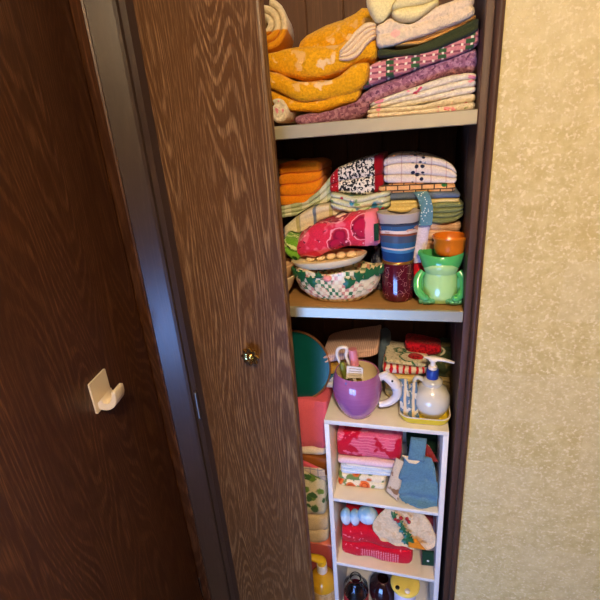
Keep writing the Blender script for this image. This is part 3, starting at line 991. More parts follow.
# deviled egg dish lying on the basket
dc = at(330, 262, bc.y)
dc.y -= .006
dc.z = bc.z + hz + .0045
dd = thing('egg_dish', dc, 'cream oval egg dish with hollows, tilted on the ivy basket dish', 'dish')
Rt = Matrix.Rotation(radians(-5.5), 3, 'Y')
lathe('plate', [(.001, 0), (.06, 0), (.085, .006), (.098, .018), (.1, .024), (.096, .025), (.08, .014), (.055, .008), (.001, .008)], dc, M['cream_glaze'], dd, seg=64, sx=.98, sy=.66, rot=Rt)
for i in range(5):
    p = Rt @ Vector((-.052 + i * .027, .020, .018))
    ball('egg_hollow', dc + p, .0155, M['cream_glaze'], dd, s=(.85, 1, .55), rot=Rt)

# bowls at the left edge
M['peach'] = plain('peach_glaze', srgb(250, 196, 144), .3)
b0 = at(272, 285, .06)
for i, (mm, lab, r) in enumerate((('cream_glaze', 'cream bowl at the far left, lower of two nested bowls', .068), ('peach', 'peach bowl nested in the cream bowl beside the door', .066))):
    zz = zs + i * .030
    cc = Vector((b0.x, .06, zz))
    lathe('bowl', [(.001, 0), (.032, 0), (.036, .006), (r * .8, .032), (r, .066), (r - .003, .0675), (r * .76, .036), (.03, .010), (.001, .008)], cc, M[mm], label=lab, cat='bowl', group=None)

# plastic bag
n = NT('dark_blue_plastic')
M['bag'] = n.fin(n.mix(n.step(n.noise(40, 3), .5, .6), srgb(34, 38, 62), srgb(120, 124, 140)), .25, spec=.6)
cloth('plastic_bag', [(370, 250, 300), (375, 246, 302), (381, 248, 300), (386, 252, 298)], .125, .05, M['bag'], 'crumpled dark blue plastic bag behind the maroon cup', 'bag', layers=1, amp=.006, freq=50, seed=41, zmin=zs)

# maroon cup and striped tumbler
cc = atz(397, 303, Z2) + Vector((0, .037, 0))
cc.z = zs
ppm = (at(405, 290, cc.y) - at(389, 290, cc.y)).length / 16
rb = 15.8 * ppm
zc = at(397, 263, cc.y - rb).z - cc.z
n = NT('maroon_glaze')
v6 = n.vor(75, n.map(), 'DISTANCE_TO_EDGE').outputs['Distance']
cr = n.math('MULTIPLY', n.step(v6, .022, .008), n.step(n.noise(60, 2), .5, .56))
M['maroon'] = n.fin(n.mix(cr, srgb(84, 16, 32), srgb(190, 130, 130)), .12, spec=.6, coat=.4)
M['goldrim'] = plain('gold_band', srgb(190, 130, 60), .25, metal=.7)
cup = thing('tumbler_glass', cc, 'maroon speckled glass with gold rim, under the striped tumbler', 'glass')
lathe('glass_body', [(.001, 0), (rb * .9, 0), (rb * .97, .003), (rb, .01), (rb, zc - .004), (rb * .985, zc), (rb * .93, zc), (rb * .93, .01), (.001, .008)], cc, M['maroon'], cup, seg=56)
lathe('rim_band', [(rb * 1.0005, zc - .006), (rb * 1.012, zc - .005), (rb * 1.012, zc - .0005), (rb * .96, zc + .001), (rb * .93, zc - .001)], cc, M['goldrim'], cup, seg=56, caps=False)

n = NT('striped_clear_plastic')
z_ = n.sep()[2]
wz = n.math('ADD', z_, n.math('MULTIPLY', n.math('SUBTRACT', n.noise(16, 1), .5), .012))
ramp = n.n('ValToRGB')
n.put(ramp.inputs[0], n.math('DIVIDE', wz, .135))
ramp.color_ramp.interpolation = 'CONSTANT'
cols = [(0, (112, 118, 132)), (.10, (36, 76, 124)), (.26, (70, 130, 176)), (.31, (214, 196, 190)), (.34, (50, 100, 146)), (.44, (74, 86, 110)), (.56, (150, 84, 60)), (.60, (232, 214, 204)), (.66, (58, 96, 140)), (.74, (60, 66, 88)), (.79, (236, 226, 220))]
e = ramp.color_ramp.elements
e[0].position, e[0].color = 0, (*srgb(*cols[0][1]), 1)
e[1].position, e[1].color = cols[1][0], (*srgb(*cols[1][1]), 1)
for p, c in cols[2:]:
    q_ = e.new(p); q_.color = (*srgb(*c), 1)
wave_ = n.step(n.noise(28, 2, n.map(scale=(1, 1, 2.2))), .60, .63)
cc_ = n.mix(n.math('MULTIPLY', wave_, n.step(n.math('ABSOLUTE', n.math('SUBTRACT', z_, .082)), .02, .012)), ramp.outputs[0], srgb(220, 168, 140))
M['tumbler'] = n.fin(cc_, .1, spec=.6)
n.put(n.b.inputs['Transmission Weight'], n.math('MULTIPLY', n.step(z_, .104, .108), .5))
n.b.inputs['IOR'].default_value = 1.12
tz = Vector((cc.x, cc.y, cc.z + zc - .012))
ht = at(397, 211, cc.y).z - tz.z
rt_ = 20.3 * ppm * 1.0
rbt = 14.6 * ppm
tt = thing('tumbler', tz, 'clear plastic tumbler with blue and orange stripes standing in the maroon glass', 'tumbler')
rr = lambda z: rbt + (rt_ - rbt) * z / ht
lathe('tumbler_wall', [(.001, 0), (rbt - .002, 0), (rbt, .002), (rr(ht * .5), ht * .5), (rt_, ht - .003), (rt_ + .0012, ht - .001), (rt_ - .0003, ht), (rt_ - .002, ht - .002), (rr(ht * .5) - .002, ht * .5), (rbt - .003, .004), (.001, .004)], tz, M['tumbler'], tt, seg=64, origin=tz)

# frog mug
fc = atz(440, 305, Z2) + Vector((0, .034, 0))
fc.z = zs
pf = (at(450, 290, fc.y) - at(430, 290, fc.y)).length / 20
M['frog_pale'] = plain('pale_green_glaze', srgb(178, 226, 152), .15, coat=.5, spec=.5)
M['frog_green'] = plain('leaf_green_glaze', srgb(84, 184, 102), .15, coat=.5, spec=.5)
M['frog_teal'] = plain('teal_green_glaze', srgb(96, 172, 132), .18, coat=.5, spec=.5)
fr = thing('frog_mug', fc, 'green ceramic frog mug standing at the right end of the lower shelf', 'mug')
hf = at(440, 257, fc.y - .03).z - fc.z
U = pf
lathe('body', [(.001, 0), (13 * U, 0), (15.6 * U, .003), (17.4 * U, hf * .2), (16.8 * U, hf * .42), (15.8 * U, hf * .60), (15.6 * U, hf * .64), (16.2 * U, hf * .67), (16 * U, hf * .70), (14 * U, hf * .7), (14 * U, .012), (.001, .010)], fc, M['frog_pale'], fr, seg=56)


def head_fn(p, a, r, z):
    # wide mouth: the rim rises into two pointed eye corners left and right
    k = max(0, (z - hf * .72) / (hf * .3))
    c_ = abs(cos(a)) ** 3
    return Vector((p.x * (1 + .24 * k * c_), p.y, p.z + .005 * k * c_))


lathe('head', [(16.2 * U, hf * .675), (16.9 * U, hf * .70), (18.4 * U, hf * .78), (18.8 * U, hf * .9), (18.4 * U, hf * 1.0), (17.4 * U, hf * 1.02), (16.4 * U, hf * .98), (15 * U, hf * .72)], fc, M['frog_green'], fr, seg=64, fn=head_fn, caps=False)
lathe('muzzle', [(15.6 * U, hf * .655), (16.5 * U, hf * .69), (17.8 * U, hf * .75), (18.4 * U, hf * .81), (17.9 * U, hf * .86), (16 * U, hf * .88)], fc, M['frog_pale'], fr, seg=64,
      fn=lambda p, a, r, z: Vector((p.x * .985, p.y * (1 + .07 * max(0, -sin(a)) ** .5) if p.y < 0 else p.y * .95, p.z - .004 * abs(cos(a)))), caps=False)
for s in (-1, 1):
    ball('eye', fc + Vector((s * 20.4 * U, 0, hf * 1.02)), 3.4 * U, M['frog_green'], fr, s=(.9, 1, 1.1))
    tube('arm', [fc + Vector((s * 17.5 * U, -2 * U, hf * .64)), fc + Vector((s * 22.4 * U, -5 * U, hf * .50)), fc + Vector((s * 22 * U, -11 * U, hf * .28)), fc + Vector((s * 15.5 * U, -17.2 * U, hf * .17)), fc + Vector((s * 12 * U, -18.4 * U, hf * .20))],
         [3.6 * U, 4.4 * U, 4.2 * U, 3.6 * U, 2.6 * U], M['frog_green'], fr, seg=14)
    ball('haunch', fc + Vector((s * 20.5 * U, 2 * U, hf * .33)), 11 * U, M['frog_teal'], fr, s=(.50, .9, 1.35), seg=24)
    for k in range(4):
        q_ = Vector((s * (13.2 + (k - 1.5) * 3.6) * U, -(19.0 - abs(k - 1.5) * 1.6) * U, 3.0 * U))
        tube('toe', [fc + Vector((s * 14 * U, -10 * U, 5.5 * U)), fc + q_ + Vector((0, 4 * U, 1.6 * U)), fc + q_], [3.0 * U, 3.0 * U, 2.6 * U], M['frog_teal'], fr, seg=10)

# orange bowl in the frog
oc = Vector((fc.x + 7.5 * U, fc.y + .002, fc.z + hf * 1.0))
M['orange_glaze'] = plain('orange_glaze', srgb(226, 120, 26), .16, coat=.5)
ho = 19 * U
lathe('bowl', [(.001, 0), (13 * U, 0), (13.8 * U, .003), (15.2 * U, ho * .35), (16 * U, ho * .80), (17 * U, ho * .86), (17.4 * U, ho * .95), (17 * U, ho), (15.6 * U, ho * .97), (13.6 * U, ho * .35), (.001, .006)], oc, M['orange_glaze'],
      label='small orange bowl set into the top of the frog mug', cat='bowl', seg=52)

# ------------------------------------------------------------------ on the unit and behind it
zs = ZT + .0008
cloth('knit_towel', [(320, 357, 366), (332, 354, 363), (348, 352, 360), (364, 350, 358), (372, 349, 357), (378, 347, 355)], .15, .17, F['pinkknit'],
      'ribbed pale pink knit towel on top of the stack behind the purple mug', 'towel', layers=2, amp=.002, seed=50)
cloth('folded_cloth', [(320, 367, 376), (340, 364, 374), (360, 362, 373)], .16, .13, F['ochre'], 'ochre cloth folded directly under the pink knit towel', 'cloth', layers=1, amp=.003, seed=51)
cloth('folded_cloth', [(321, 377, 396), (335, 375, 398), (352, 374, 398)], .165, .12, F['tealprint'], 'teal and cream printed cloth at the bottom of the pink towel stack', 'cloth', layers=2, amp=.004, seed=52, zmin=zs)
cloth('folded_towel', [(378, 339, 420), (384, 339, 420), (391, 343, 420)], .2, .09, F['bluecloth'], 'slate blue towel standing behind the pink knit towel', 'towel', layers=1, amp=.002, seed=53, zmin=zs)
cloth('crochet_pot_holder', [(384, 359, 364), (404, 362, 366), (428, 364, 368)], .125, .13, F['crochet'], 'green and cream crocheted pot holder on the pile behind the jug dispenser', 'pot holder', layers=1, amp=.002, seed=54)
p = at(414, 352, .17); 
cloth('crochet_pot_holder', [(405, 342, 352), (422, 345, 356), (442, 348, 356)], .185, .075, F['redknit'], 'red knitted pot holder lying on the green crocheted one', 'pot holder', layers=1, amp=.002, seed=55)
cloth('crochet_pot_holder', [(382, 366, 373), (404, 368, 375), (428, 370, 375)], .122, .14, F['redwhite'], 'red and white crocheted pot holder under the green one', 'pot holder', layers=1, amp=.002, seed=56)
cloth('folded_cloth', [(384, 375, 396), (400, 377, 400), (420, 377, 400)], .125, .13, F['yellow'], 'butter yellow cloth under the red and white pot holder', 'cloth', layers=3, amp=.002, seed=57, zmin=zs)
cloth('folded_towel', [(428, 352, 376), (442, 350, 378), (457, 352, 378)], .2, .09, F['oliveprint'], 'dark green printed towel behind the jug at the right wall', 'towel', layers=2, amp=.003, seed=58)
cloth('folded_towel', [(426, 378, 412), (442, 379, 414), (456, 380, 412)], .19, .1, F['khaki'], 'khaki towel under the dark green printed towel', 'towel', layers=3, amp=.003, seed=59, zmin=zs)

ball('crochet_flower', at(415, 357, .165), .024, F['redknit'], bpy.data.objects['crochet_pot_holder'], s=(1, .9, .28), label='round red flower')
# purple mug
mc = atz(356, 420, ZT) + Vector((0, .042, 0))
mc.z = zs
pm = (at(367, 395, mc.y) - at(347, 395, mc.y)).length / 20 * 1.03
hm = at(357, 370, mc.y).z - mc.z
n = NT('purple_glaze')
sp = n.step(n.vor(26, n.map(loc=(.3, .1, .7))).outputs['Distance'], .11, .08)
pc_ = n.mix(n.noise(1, 3, n.map(scale=(3, 3, 120))), srgb(158, 88, 146), srgb(180, 112, 166))
pc_ = n.mix(sp, pc_, n.mix(n.step(n.noise(14, 1), .48, .52), srgb(110, 110, 190), srgb(214, 150, 120)))
M['purple'] = n.fin(pc_, .12, coat=.5)
M['white_glaze'] = plain('white_glaze', srgb(238, 228, 222), .2, coat=.3)
mg = thing('mug', mc, 'round purple mug with white bird handle holding kitchen tools, on the white unit', 'mug')
P_ = pm
lathe('mug_body', [(.001, 0), (12 * P_, 0), (14.5 * P_, .002), (18.5 * P_, hm * .18), (22.5 * P_, hm * .42), (23.6 * P_, hm * .62), (22.4 * P_, hm * .84), (20.6 * P_, hm * .98), (20 * P_, hm), (19.2 * P_, hm * .985)], mc, M['purple'], mg, seg=64, caps=False)
lathe('mug_interior', [(19.2 * P_, hm * .985), (20.6 * P_, hm * .82), (21.4 * P_, hm * .6), (16 * P_, hm * .18), (.001, .008)], mc, M['cream_glaze'], mg, seg=64, caps=False, label='cream glazed inside of the mug')
hb = lambda x, z, y=0: mc + Vector((x * P_, y * P_, hm * z))
hd = tube('handle', [hb(20.5, .83), hb(25, .90), hb(31, .86, -1), hb(36, .72, -1), hb(37.5, .52, -1), hb(34, .36), hb(28, .26), hb(21, .22)], [3.0 * P_, 4.0 * P_, 5.2 * P_, 5.2 * P_, 4.2 * P_, 3.8 * P_, 3.4 * P_, 3.2 * P_], M['white_glaze'], mg, seg=14, label='white bird shaped handle')
M['black'] = plain('black_gloss', (.01, .01, .01), .2)
ball('bird_eye', hb(33, .87, -5.6), 1.1 * P_, M['black'], hd)
ball('bird_beak', hb(24.5, .97, -2), 3.0 * P_, M['white_glaze'], hd, s=(1.9, .8, .7), rot=Matrix.Rotation(radians(-28), 3, 'Y'))

# kitchen tools in the mug
M['white_plastic'] = plain('white_plastic', srgb(240, 228, 214), .3)
M['pink_plastic'] = plain('pink_plastic', srgb(232, 140, 150), .3)
M['olive_plastic'] = plain('olive_plastic', srgb(150, 124, 50), .35)
M['green_plastic'] = plain('green_plastic', srgb(120, 128, 50), .35)
zi = mc.z + hm * .24
tube('hook_tool', [Vector((mc.x + .012, mc.y + .01, zi)), at(350, 366, mc.y + .01), at(346, 356, mc.y + .01), at(347, 349, mc.y + .01), at(343, 347, mc.y + .01), at(338, 349, mc.y + .01), at(337, 355, mc.y + .008), at(340, 363, mc.y + .006)], [.0035, .0042, .0048, .005, .005, .005, .0045, .0035], M['white_plastic'], seg=12, label='white plastic crook handled tool in the purple mug', cat='kitchen tool')
br = thing('brush', Vector((mc.x + .004, mc.y - .004, zi)), 'brush with pink handle standing in the purple mug', 'brush')
pa, pb = at(352.5, 349, mc.y), at(355, 367, mc.y)
tube('brush_handle', [pb, pb.lerp(pa, .5), pa], [.0125, .0125, .0115], M['pink_plastic'], br, seg=20, sharp=60)
tube('brush_head', [Vector((mc.x + .004, mc.y + .002, zi)), pb + Vector((.002, 0, -.014)), pb], [.010, .016, .0135], M['olive_plastic'], br, seg=20, sharp=60)
# slotted turner
q4 = [at(347, 366, mc.y - .032), at(363, 368, mc.y - .03), at(363, 379, mc.y - .03), at(346, 379, mc.y - .032)]
vv, ff = [], []
ctr_ = (q4[0] + q4[1] + q4[2] + q4[3]) / 4
dy = Vector((0, .0035, 0))
nT = 5
for i in range(nT):
    t0, t1 = i / nT, (i + .62) / nT
    a, b = q4[0].lerp(q4[3], t0), q4[1].lerp(q4[2], t0)
    c_, d_ = q4[1].lerp(q4[2], t1), q4[0].lerp(q4[3], t1)
    k0 = len(vv)
    vv += [a, b, c_, d_, a + dy, b + dy, c_ + dy, d_ + dy]
    ff += [tuple(k0 + x for x in f_) for f_ in ((0, 1, 2, 3), (7, 6, 5, 4), (0, 4, 5, 1), (1, 5, 6, 2), (2, 6, 7, 3), (3, 7, 4, 0))]
for e0, e1, e2, e3 in ((0, 3, .0, .12), (0, 3, .9, 1.0)):
    a, b = q4[0].lerp(q4[1], e2), q4[0].lerp(q4[1], e3)
    c_, d_ = q4[3].lerp(q4[2], e3), q4[3].lerp(q4[2], e2)
    k0 = len(vv)
    vv += [a, b, c_, d_, a + dy, b + dy, c_ + dy, d_ + dy]
    ff += [tuple(k0 + x for x in f_) for f_ in ((0, 1, 2, 3), (7, 6, 5, 4), (0, 4, 5, 1), (1, 5, 6, 2), (2, 6, 7, 3), (3, 7, 4, 0))]
k0 = len(vv)
st_ = [q4[3].lerp(q4[2], .4), q4[3].lerp(q4[2], .6)]
lo_ = [Vector((mc.x - .004, mc.y - .008, zi)), Vector((mc.x + .004, mc.y - .008, zi))]
vv += [st_[0], st_[1], lo_[1], lo_[0], st_[0] + dy, st_[1] + dy, lo_[1] + dy, lo_[0] + dy]
ff += [tuple(k0 + x for x in f_) for f_ in ((0, 1, 2, 3), (7, 6, 5, 4), (0, 4, 5, 1), (1, 5, 6, 2), (2, 6, 7, 3), (3, 7, 4, 0))]
mesh('slotted_turner', vv, ff, M['white_plastic'], smooth=False, label='cream slotted turner standing in the purple mug', cat='kitchen tool')
tube('peeler', [Vector((mc.x - .012, mc.y, zi)), at(344, 372, mc.y - .01), at(342, 362, mc.y - .008)], [.004, .008, .007], M['green_plastic'], seg=12, label='olive green handle at the left in the purple mug', cat='kitchen tool')

# yellow rimmed tray with jug dispenser and washcloth
t0 = atz(425, 427, ZT)
n = NT('yellow_band_glaze')
zt_ = n.sep()[2]
M['tray'] = n.fin(n.mix(n.math('MULTIPLY', n.step(zt_, .004, .005), n.step(zt_, .0245, .0235)), srgb(236, 222, 196), srgb(226, 196, 52)), .2, coat=.3)
tw, td = .128, .105
tcx = (atz(398, 412, ZT).x + atz(451, 418, ZT).x) / 2
tcy = t0.y + td / 2 + .002
prof = [(-.012, 0), (-.004, .002), (-.001, .006), (.0035, .024), (.003, .026), (.0005, .0255), (-.005, .007), (-.016, .005)]
rings = []
for ins, z in prof:
    rings.append([(a, b, zs + z) for a, b in rrect(tcx - tw / 2 - ins, tcx + tw / 2 + ins, tcy - td / 2 - ins, tcy + td / 2 + ins, .03, 6)])
vv, ff = loft(rings)
mesh('tray', vv, ff, M['tray'], label='small tray with yellow rim under the jug dispenser', cat='tray', sharp=50)
zt0 = zs + .0055
jc = Vector((atz(431, 418, zt0).x, tcy + .004, zt0))
pj = (at(440, 400, jc.y) - at(420, 400, jc.y)).length / 20
n = NT('stoneware_glaze')
M['stone'] = n.fin(n.mix(n.step(n.noise(9, 2), .4, .6), srgb(198, 192, 176), srgb(226, 218, 200)), .14, coat=.5)
M['blue_collar'] = plain('blue_collar', srgb(34, 62, 150), .3)
hj = at(433, 378, jc.y).z - jc.z
jd = thing('soap_dispenser', jc, 'stoneware jug soap dispenser with blue collar and white pump', 'soap dispenser')
J = pj
jp = [(.001, 0), (10 * J, 0), (13 * J, .003), (17 * J, hj * .2), (18.6 * J, hj * .40), (17.8 * J, hj * .58), (14 * J, hj * .75), (10.5 * J, hj * .82), (9.6 * J, hj * .85), (10.4 * J, hj * .89), (10.2 * J, hj * .95), (7 * J, hj * 1.0), (5.5 * J, hj * 1.02), (.001, hj * 1.02)]
lathe('jug_body', jp, jc, M['stone'], jd, seg=60)
tube('jug_handle', [jc + Vector((-9 * J, 0, hj * .93)), jc + Vector((-14 * J, 0, hj * 1.0)), jc + Vector((-17 * J, 0, hj * .92)), jc + Vector((-16.4 * J, 0, hj * .78)), jc + Vector((-14.6 * J, 0, hj * .68))], [2.2 * J, 2.4 * J, 2.4 * J, 2.4 * J, 2.2 * J], M['stone'], jd, seg=12)
lathe('pump_collar', [(.001, hj * 1.015), (5.9 * J, hj * 1.015), (6.0 * J, hj * 1.02), (5.9 * J, hj * 1.02 + 9.5 * J), (5.4 * J, hj * 1.02 + 10.2 * J), (.001, hj * 1.02 + 10.2 * J)], jc, M['blue_collar'], jd, seg=36, label='blue pump collar')
zp = hj * 1.02 + 10.2 * J
pu = lathe('pump', [(.001, zp - .001), (4.4 * J, zp), (4.2 * J, zp + 3 * J), (2.6 * J, zp + 3.6 * J), (2.4 * J, zp + 9 * J), (4.6 * J, zp + 9.6 * J), (5.0 * J, zp + 12 * J), (4.2 * J, zp + 13 * J), (.001, zp + 13.2 * J)], jc, M['white_plastic'], jd, seg=30, label='white pump')
tube('nozzle', [jc + Vector((-9 * J, 0, zp + 12.8 * J)), jc + Vector((0, -1 * J, zp + 12.2 * J)), jc + Vector((10 * J, -2 * J, zp + 11.6 * J)), jc + Vector((20 * J, -3 * J, zp + 9.6 * J))], [1.2 * J, 3.0 * J, 2.4 * J, 1.5 * J], M['white_plastic'], pu, seg=12, flat=.75)
wc = thing('washcloth', Vector((atz(408, 414, zt0).x, tcy - .01, zt0)), 'blue and white washcloth folded upright beside the jug dispenser', 'washcloth')
slab('fold', [(399, 379), (407, 379), (412, 418), (401, 415)], [tcy + .005, tcy - .012, tcy - .04, tcy - .028], .012, F['bluewhite'], wc, amp=.003, seed=3)
slab('fold', [(408, 384), (416, 382), (419, 417), (411, 418)], [tcy + .005, tcy - .008, tcy - .034, tcy - .036], .012, F['bluewhite'], wc, amp=.003, seed=5)

# ------------------------------------------------------------------ left of the unit
UXL = UX0 - .003
zs = .0008
M['coral_plastic'] = plain('coral_plastic', srgb(186, 84, 78), .4)
tb = thing('plastic_tub', Vector((-.33, .17, 0)), 'coral plastic tub on the floor left of the white unit', 'tub')
ztub = at(325, 545, .10).z
vv, ff = box_vf(-.47, UXL - .008, .105, .27, .001, ztub - .006, .02)
mesh('tub_body', vv, ff, M['coral_plastic'], tb, sharp=50)
vv, ff = box_vf(-.476, UXL - .003, .099, .276, ztub - .0055, ztub + .004, .004)
mesh('tub_rim', vv, ff, plain('coral_rim_plastic', srgb(240, 130, 100), .35), tb, sharp=50, label='lighter coral rim')


def gap(name, rows, Y, depth, mat, label, cat, **k):
    return cloth(name, rows, Y, depth, mat, label, cat, xmax=UXL, **k)


gap('folded_cloth', [(286, 514, 541), (304, 517, 543), (318, 518, 544), (328, 519, 543)], .095, .17, F['sand'], 'sand coloured cloth folded on the coral tub', 'cloth', layers=2, amp=.004, seed=61)
gap('folded_cloth', [(282, 466, 513), (300, 468, 516), (315, 474, 517), (326, 480, 518)], .09, .17, F['leafprint'], 'cream cloth with green leaf print left of the unit', 'cloth', layers=1, amp=.003, seed=62, inset=.008)
slab('tea_towel', [(297, 458), (325, 470), (326, 481), (297, 466)], [.088, .086, .084, .086], .010, F['check'], None, label='checked linen tea towel lying across the leaf print cloth', cat='tea towel', amp=.002, seed=3)
M['brown_card'] = plain('brown_card', srgb(160, 88, 30), .6)
p0, p1 = at(300, 453, .12), at(326, 476, .12)
box('cardboard_box', p0.x - .03, UXL - .004, .11, .25, p1.z + .012, p0.z - .002, M['brown_card'], None, bev=.003, label='brown cardboard box below the coral cloth', cat='box')
gap('folded_cloth', [(284, 449, 455), (305, 449, 455), (326, 450, 456)], .10, .17, F['creamsheet'], 'thin cream cloth between coral cloth and brown box', 'cloth', layers=1, amp=.001, seed=63)
gap('folded_cloth', [(284, 402, 448), (300, 402, 449), (316, 402, 449), (327, 403, 449)], .105, .17, F['coral'], 'large coral pink folded cloth under the teal tray', 'cloth', layers=1, amp=.002, seed=64, inset=.006)
n = NT('teal_lacquer')
M['teal'] = n.fin(n.mix(n.noise(8, 3), srgb(6, 74, 70), srgb(10, 88, 82)), .3, spec=.5)
M['copper'] = plain('copper_rim', srgb(206, 140, 96), .3, metal=.5)
tc = at(294, 366, .15)
rT = (at(331, 366, .15) - tc).length
tl = radians(8)
RT = Matrix.Rotation(radians(90) - tl, 3, 'X')
ty = thing('round_tray', Vector((tc.x, .15, tc.z - rT)), 'round teal tray with copper rim standing upright behind the door', 'tray')
lathe('tray_disc', [(.001, 0), (rT * .95, 0), (rT * .96, -.006), (.001, -.006)], tc, M['teal'], ty, seg=72, rot=RT)
lathe('tray_rim', [(rT * .948, -.006), (rT * .955, .003), (rT * .985, .006), (rT, .003), (rT * .99, -.007)], tc, M['copper'], ty, seg=72, rot=RT, caps=False)

# yellow soap pump bottle on the floor
M['yellow_pump'] = plain('yellow_pump_plastic', srgb(236, 186, 30), .3)
M['soap'] = plain('yellow_soap', srgb(214, 160, 40), .12, coat=.4)
M['label'] = fabric('beige_label', srgb(214, 176, 120), [('blotch', srgb(190, 150, 96), 60, .52, 3)], bump=.1, rough=.5)
sx_ = at(323, 580, .05)
pz = (at(333, 580, .05) - at(313, 580, .05)).length / 20
ztp = at(322, 570, .05).z
sc_ = Vector((sx_.x, .05, .0005))
sb = thing('soap_bottle', sc_, 'yellow liquid soap bottle with pump on the floor by the tub', 'soap bottle')
Z_ = ztp
lathe('bottle_body', [(.001, 0), (11 * pz, 0), (12.4 * pz, .004), (12.6 * pz, Z_ - 14 * pz), (11.4 * pz, Z_ - 8 * pz), (7 * pz, Z_ - 2.5 * pz), (4.4 * pz, Z_ - 1 * pz), (4.2 * pz, Z_), (.001, Z_)], sc_, M['soap'], sb, seg=40)
lathe('bottle_label', [(12.5 * pz, Z_ - 60 * pz), (12.85 * pz, Z_ - 60 * pz), (12.85 * pz, Z_ - 15 * pz), (12.5 * pz, Z_ - 15 * pz)], sc_, M['label'], sb, seg=40, caps=False)
lathe('pump_collar', [(.001, Z_), (4.8 * pz, Z_), (4.6 * pz, Z_ + 9 * pz), (.001, Z_ + 9 * pz)], sc_, M['white_plastic'], sb, seg=30, label='white pump collar')
pu = lathe('pump', [(.001, Z_ + 9 * pz), (4.2 * pz, Z_ + 9 * pz), (4.4 * pz, Z_ + 12 * pz), (3.2 * pz, Z_ + 13.5 * pz), (.001, Z_ + 14 * pz)], sc_, M['yellow_pump'], sb, seg=30, label='yellow pump')
tube('nozzle', [sc_ + Vector((2 * pz, 0, Z_ + 13 * pz)), sc_ + Vector((-3 * pz, -1 * pz, Z_ + 15 * pz)), sc_ + Vector((-13 * pz, -3 * pz, Z_ + 18.5 * pz))], [3.4 * pz, 4.0 * pz, 2.6 * pz], M['yellow_pump'], pu, seg=14, flat=.7)

# ------------------------------------------------------------------ inside the white unit, top bay
zs = CELL[0] + .0008
cloth('folded_towel', [(336, 433, 457), (358, 434, 458), (380, 436, 460), (402, 438, 462)], .06, .19, F['raspberry'], 'raspberry pink towel with red flowers, top of the unit pile', 'towel', layers=1, amp=.0015, inset=.006, seed=70)
cloth('folded_towel', [(337, 458, 464), (360, 460, 466), (396, 464, 470)], .06, .19, F['blushpink'], 'blush pink towel directly under the raspberry one', 'towel', layers=1, amp=.001, seed=71)
cloth('folded_towel', [(340, 465, 473), (365, 467, 475), (393, 471, 477)], .062, .19, F['skyblue'], 'pale sky blue towel under the blush pink one', 'towel', layers=2, amp=.001, seed=72)
cloth('folded_towel', [(338, 474, 492), (360, 476, 494), (386, 478, 494)], .058, .19, F['orangeflor'], 'cream towel with orange flowers at the bottom of the unit pile', 'towel', layers=2, amp=.002, seed=73, zmin=zs)
slab('quilted_pot_holder', [(396, 458), (405, 462), (398, 501), (386, 490)], [.05, .05, .022, .03], .012, F['quilt'], None, label='beige and brown quilted pot holder leaning on the blue towel', cat='pot holder', amp=.001)
bt = thing('hanging_towel', Vector((at(418, 510, .03).x, .05, zs)), 'blue terry kitchen towel with gathered top and strap', 'towel')
skirt('towel_skirt', [(405, 459), (432, 461)], [(395, 500), (441, 512), 1], .022, .03, F['blueterry'], bt, pleats=2.4, amp=.002, seed=2, lean=.012, drape=.009, rnd=.07)
slab('towel_strap', [(411, 437), (427, 439), (424, 462), (408, 459)], [.045, .045, .030, .030], .012, F['blueterry'], bt, amp=.001)
slab('neck_trim', [(402, 455), (424, 459), (416, 464), (409, 463)], [.034, .032, .026, .030], .006, F['binding'], bt, amp=.001, label='cream trim at the gather')
slab('folded_napkin', [(425, 443), (430, 447), (439, 462), (425, 461)], [.06, .06, .052, .05], .012, F['maroontrim'], None, label='brick red napkin corner behind the blue kitchen towel', cat='napkin', amp=.002)
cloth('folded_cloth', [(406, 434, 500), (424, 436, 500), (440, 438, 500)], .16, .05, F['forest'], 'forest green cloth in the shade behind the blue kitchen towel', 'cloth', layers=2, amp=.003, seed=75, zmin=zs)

# middle bay
zs = CELL[1] + .0008
cloth('folded_towel', [(341, 530, 553), (360, 531, 558), (386, 534, 563), (413, 540, 566)], .03, .16, F['redpacket'], 'red towel with white woven print in the middle bay', 'towel', layers=2, amp=.002, seed=80, zmin=zs)
n = NT('clear_blue_wrap')
M['wrap'] = n.fin(n.mix(n.step(n.noise(22, 3), .42, .6), srgb(140, 190, 226), srgb(206, 226, 236)), .12, spec=.7, coat=.5)
wr = thing('wrapped_parcel', at(358, 528, .05), 'shiny pale blue plastic wrapped parcel on the red towel', 'parcel')
for i, (px, py, s, e) in enumerate(((346, 516, (.85, .9, 1.5), .022), (355, 517, (.8, .9, 1.4), .022), (368, 515, (1.3, 1.0, 1.2), .026))):
    ball('lobe', at(px, py, .062), e, M['wrap'], wr, s=s, fn=lambda p: p + nz(p, 60, 3) * .002)
ht_ = thing('hanging_towel', Vector((at(405, 545, .03).x, .04, at(405, 550, .03).z)), 'oatmeal terry towel with green leaves and an orange patch', 'towel')
skirt('towel_skirt', [(389, 507), (419, 513)], [(374, 541), (436, 553), 1], .012, .035, F['beigeterry'], ht_, pleats=3, amp=.003, seed=4, lean=.012, drape=.002, rnd=.2)
for i, (px, py, s, r) in enumerate(((400, 523, .013, .9), (403, 530, .014, 2.2), (407, 535, .014, -.6), (406, 541, .014, 2.6), (411, 540, .012, .2), (394, 515, .012, 1.2))):
    ivy_leaf(at(px, py, .003), s, Vector((0, -1, .5)), Vector((sin(r), 0, cos(r))), ht_, M['ivy']).name = 'leaf'
M['berry'] = plain('berry_red', srgb(170, 24, 36), .4)
for px, py in ((395, 519), (398, 521), (401, 518), (407, 519), (409, 522)):
    ball('berry', at(px, py, .002), .0055, M['berry'], ht_, seg=12)
slab('orange_patch', [(408, 541), (416, 539), (426, 550), (408, 547)], [.003, .003, .003, .003], .004, F['orangepatch'], ht_, label='orange patch')
stp = thing('fabric_strap', at(428, 566, .06), 'dark green fabric strap with white snap button in the middle bay', 'strap')
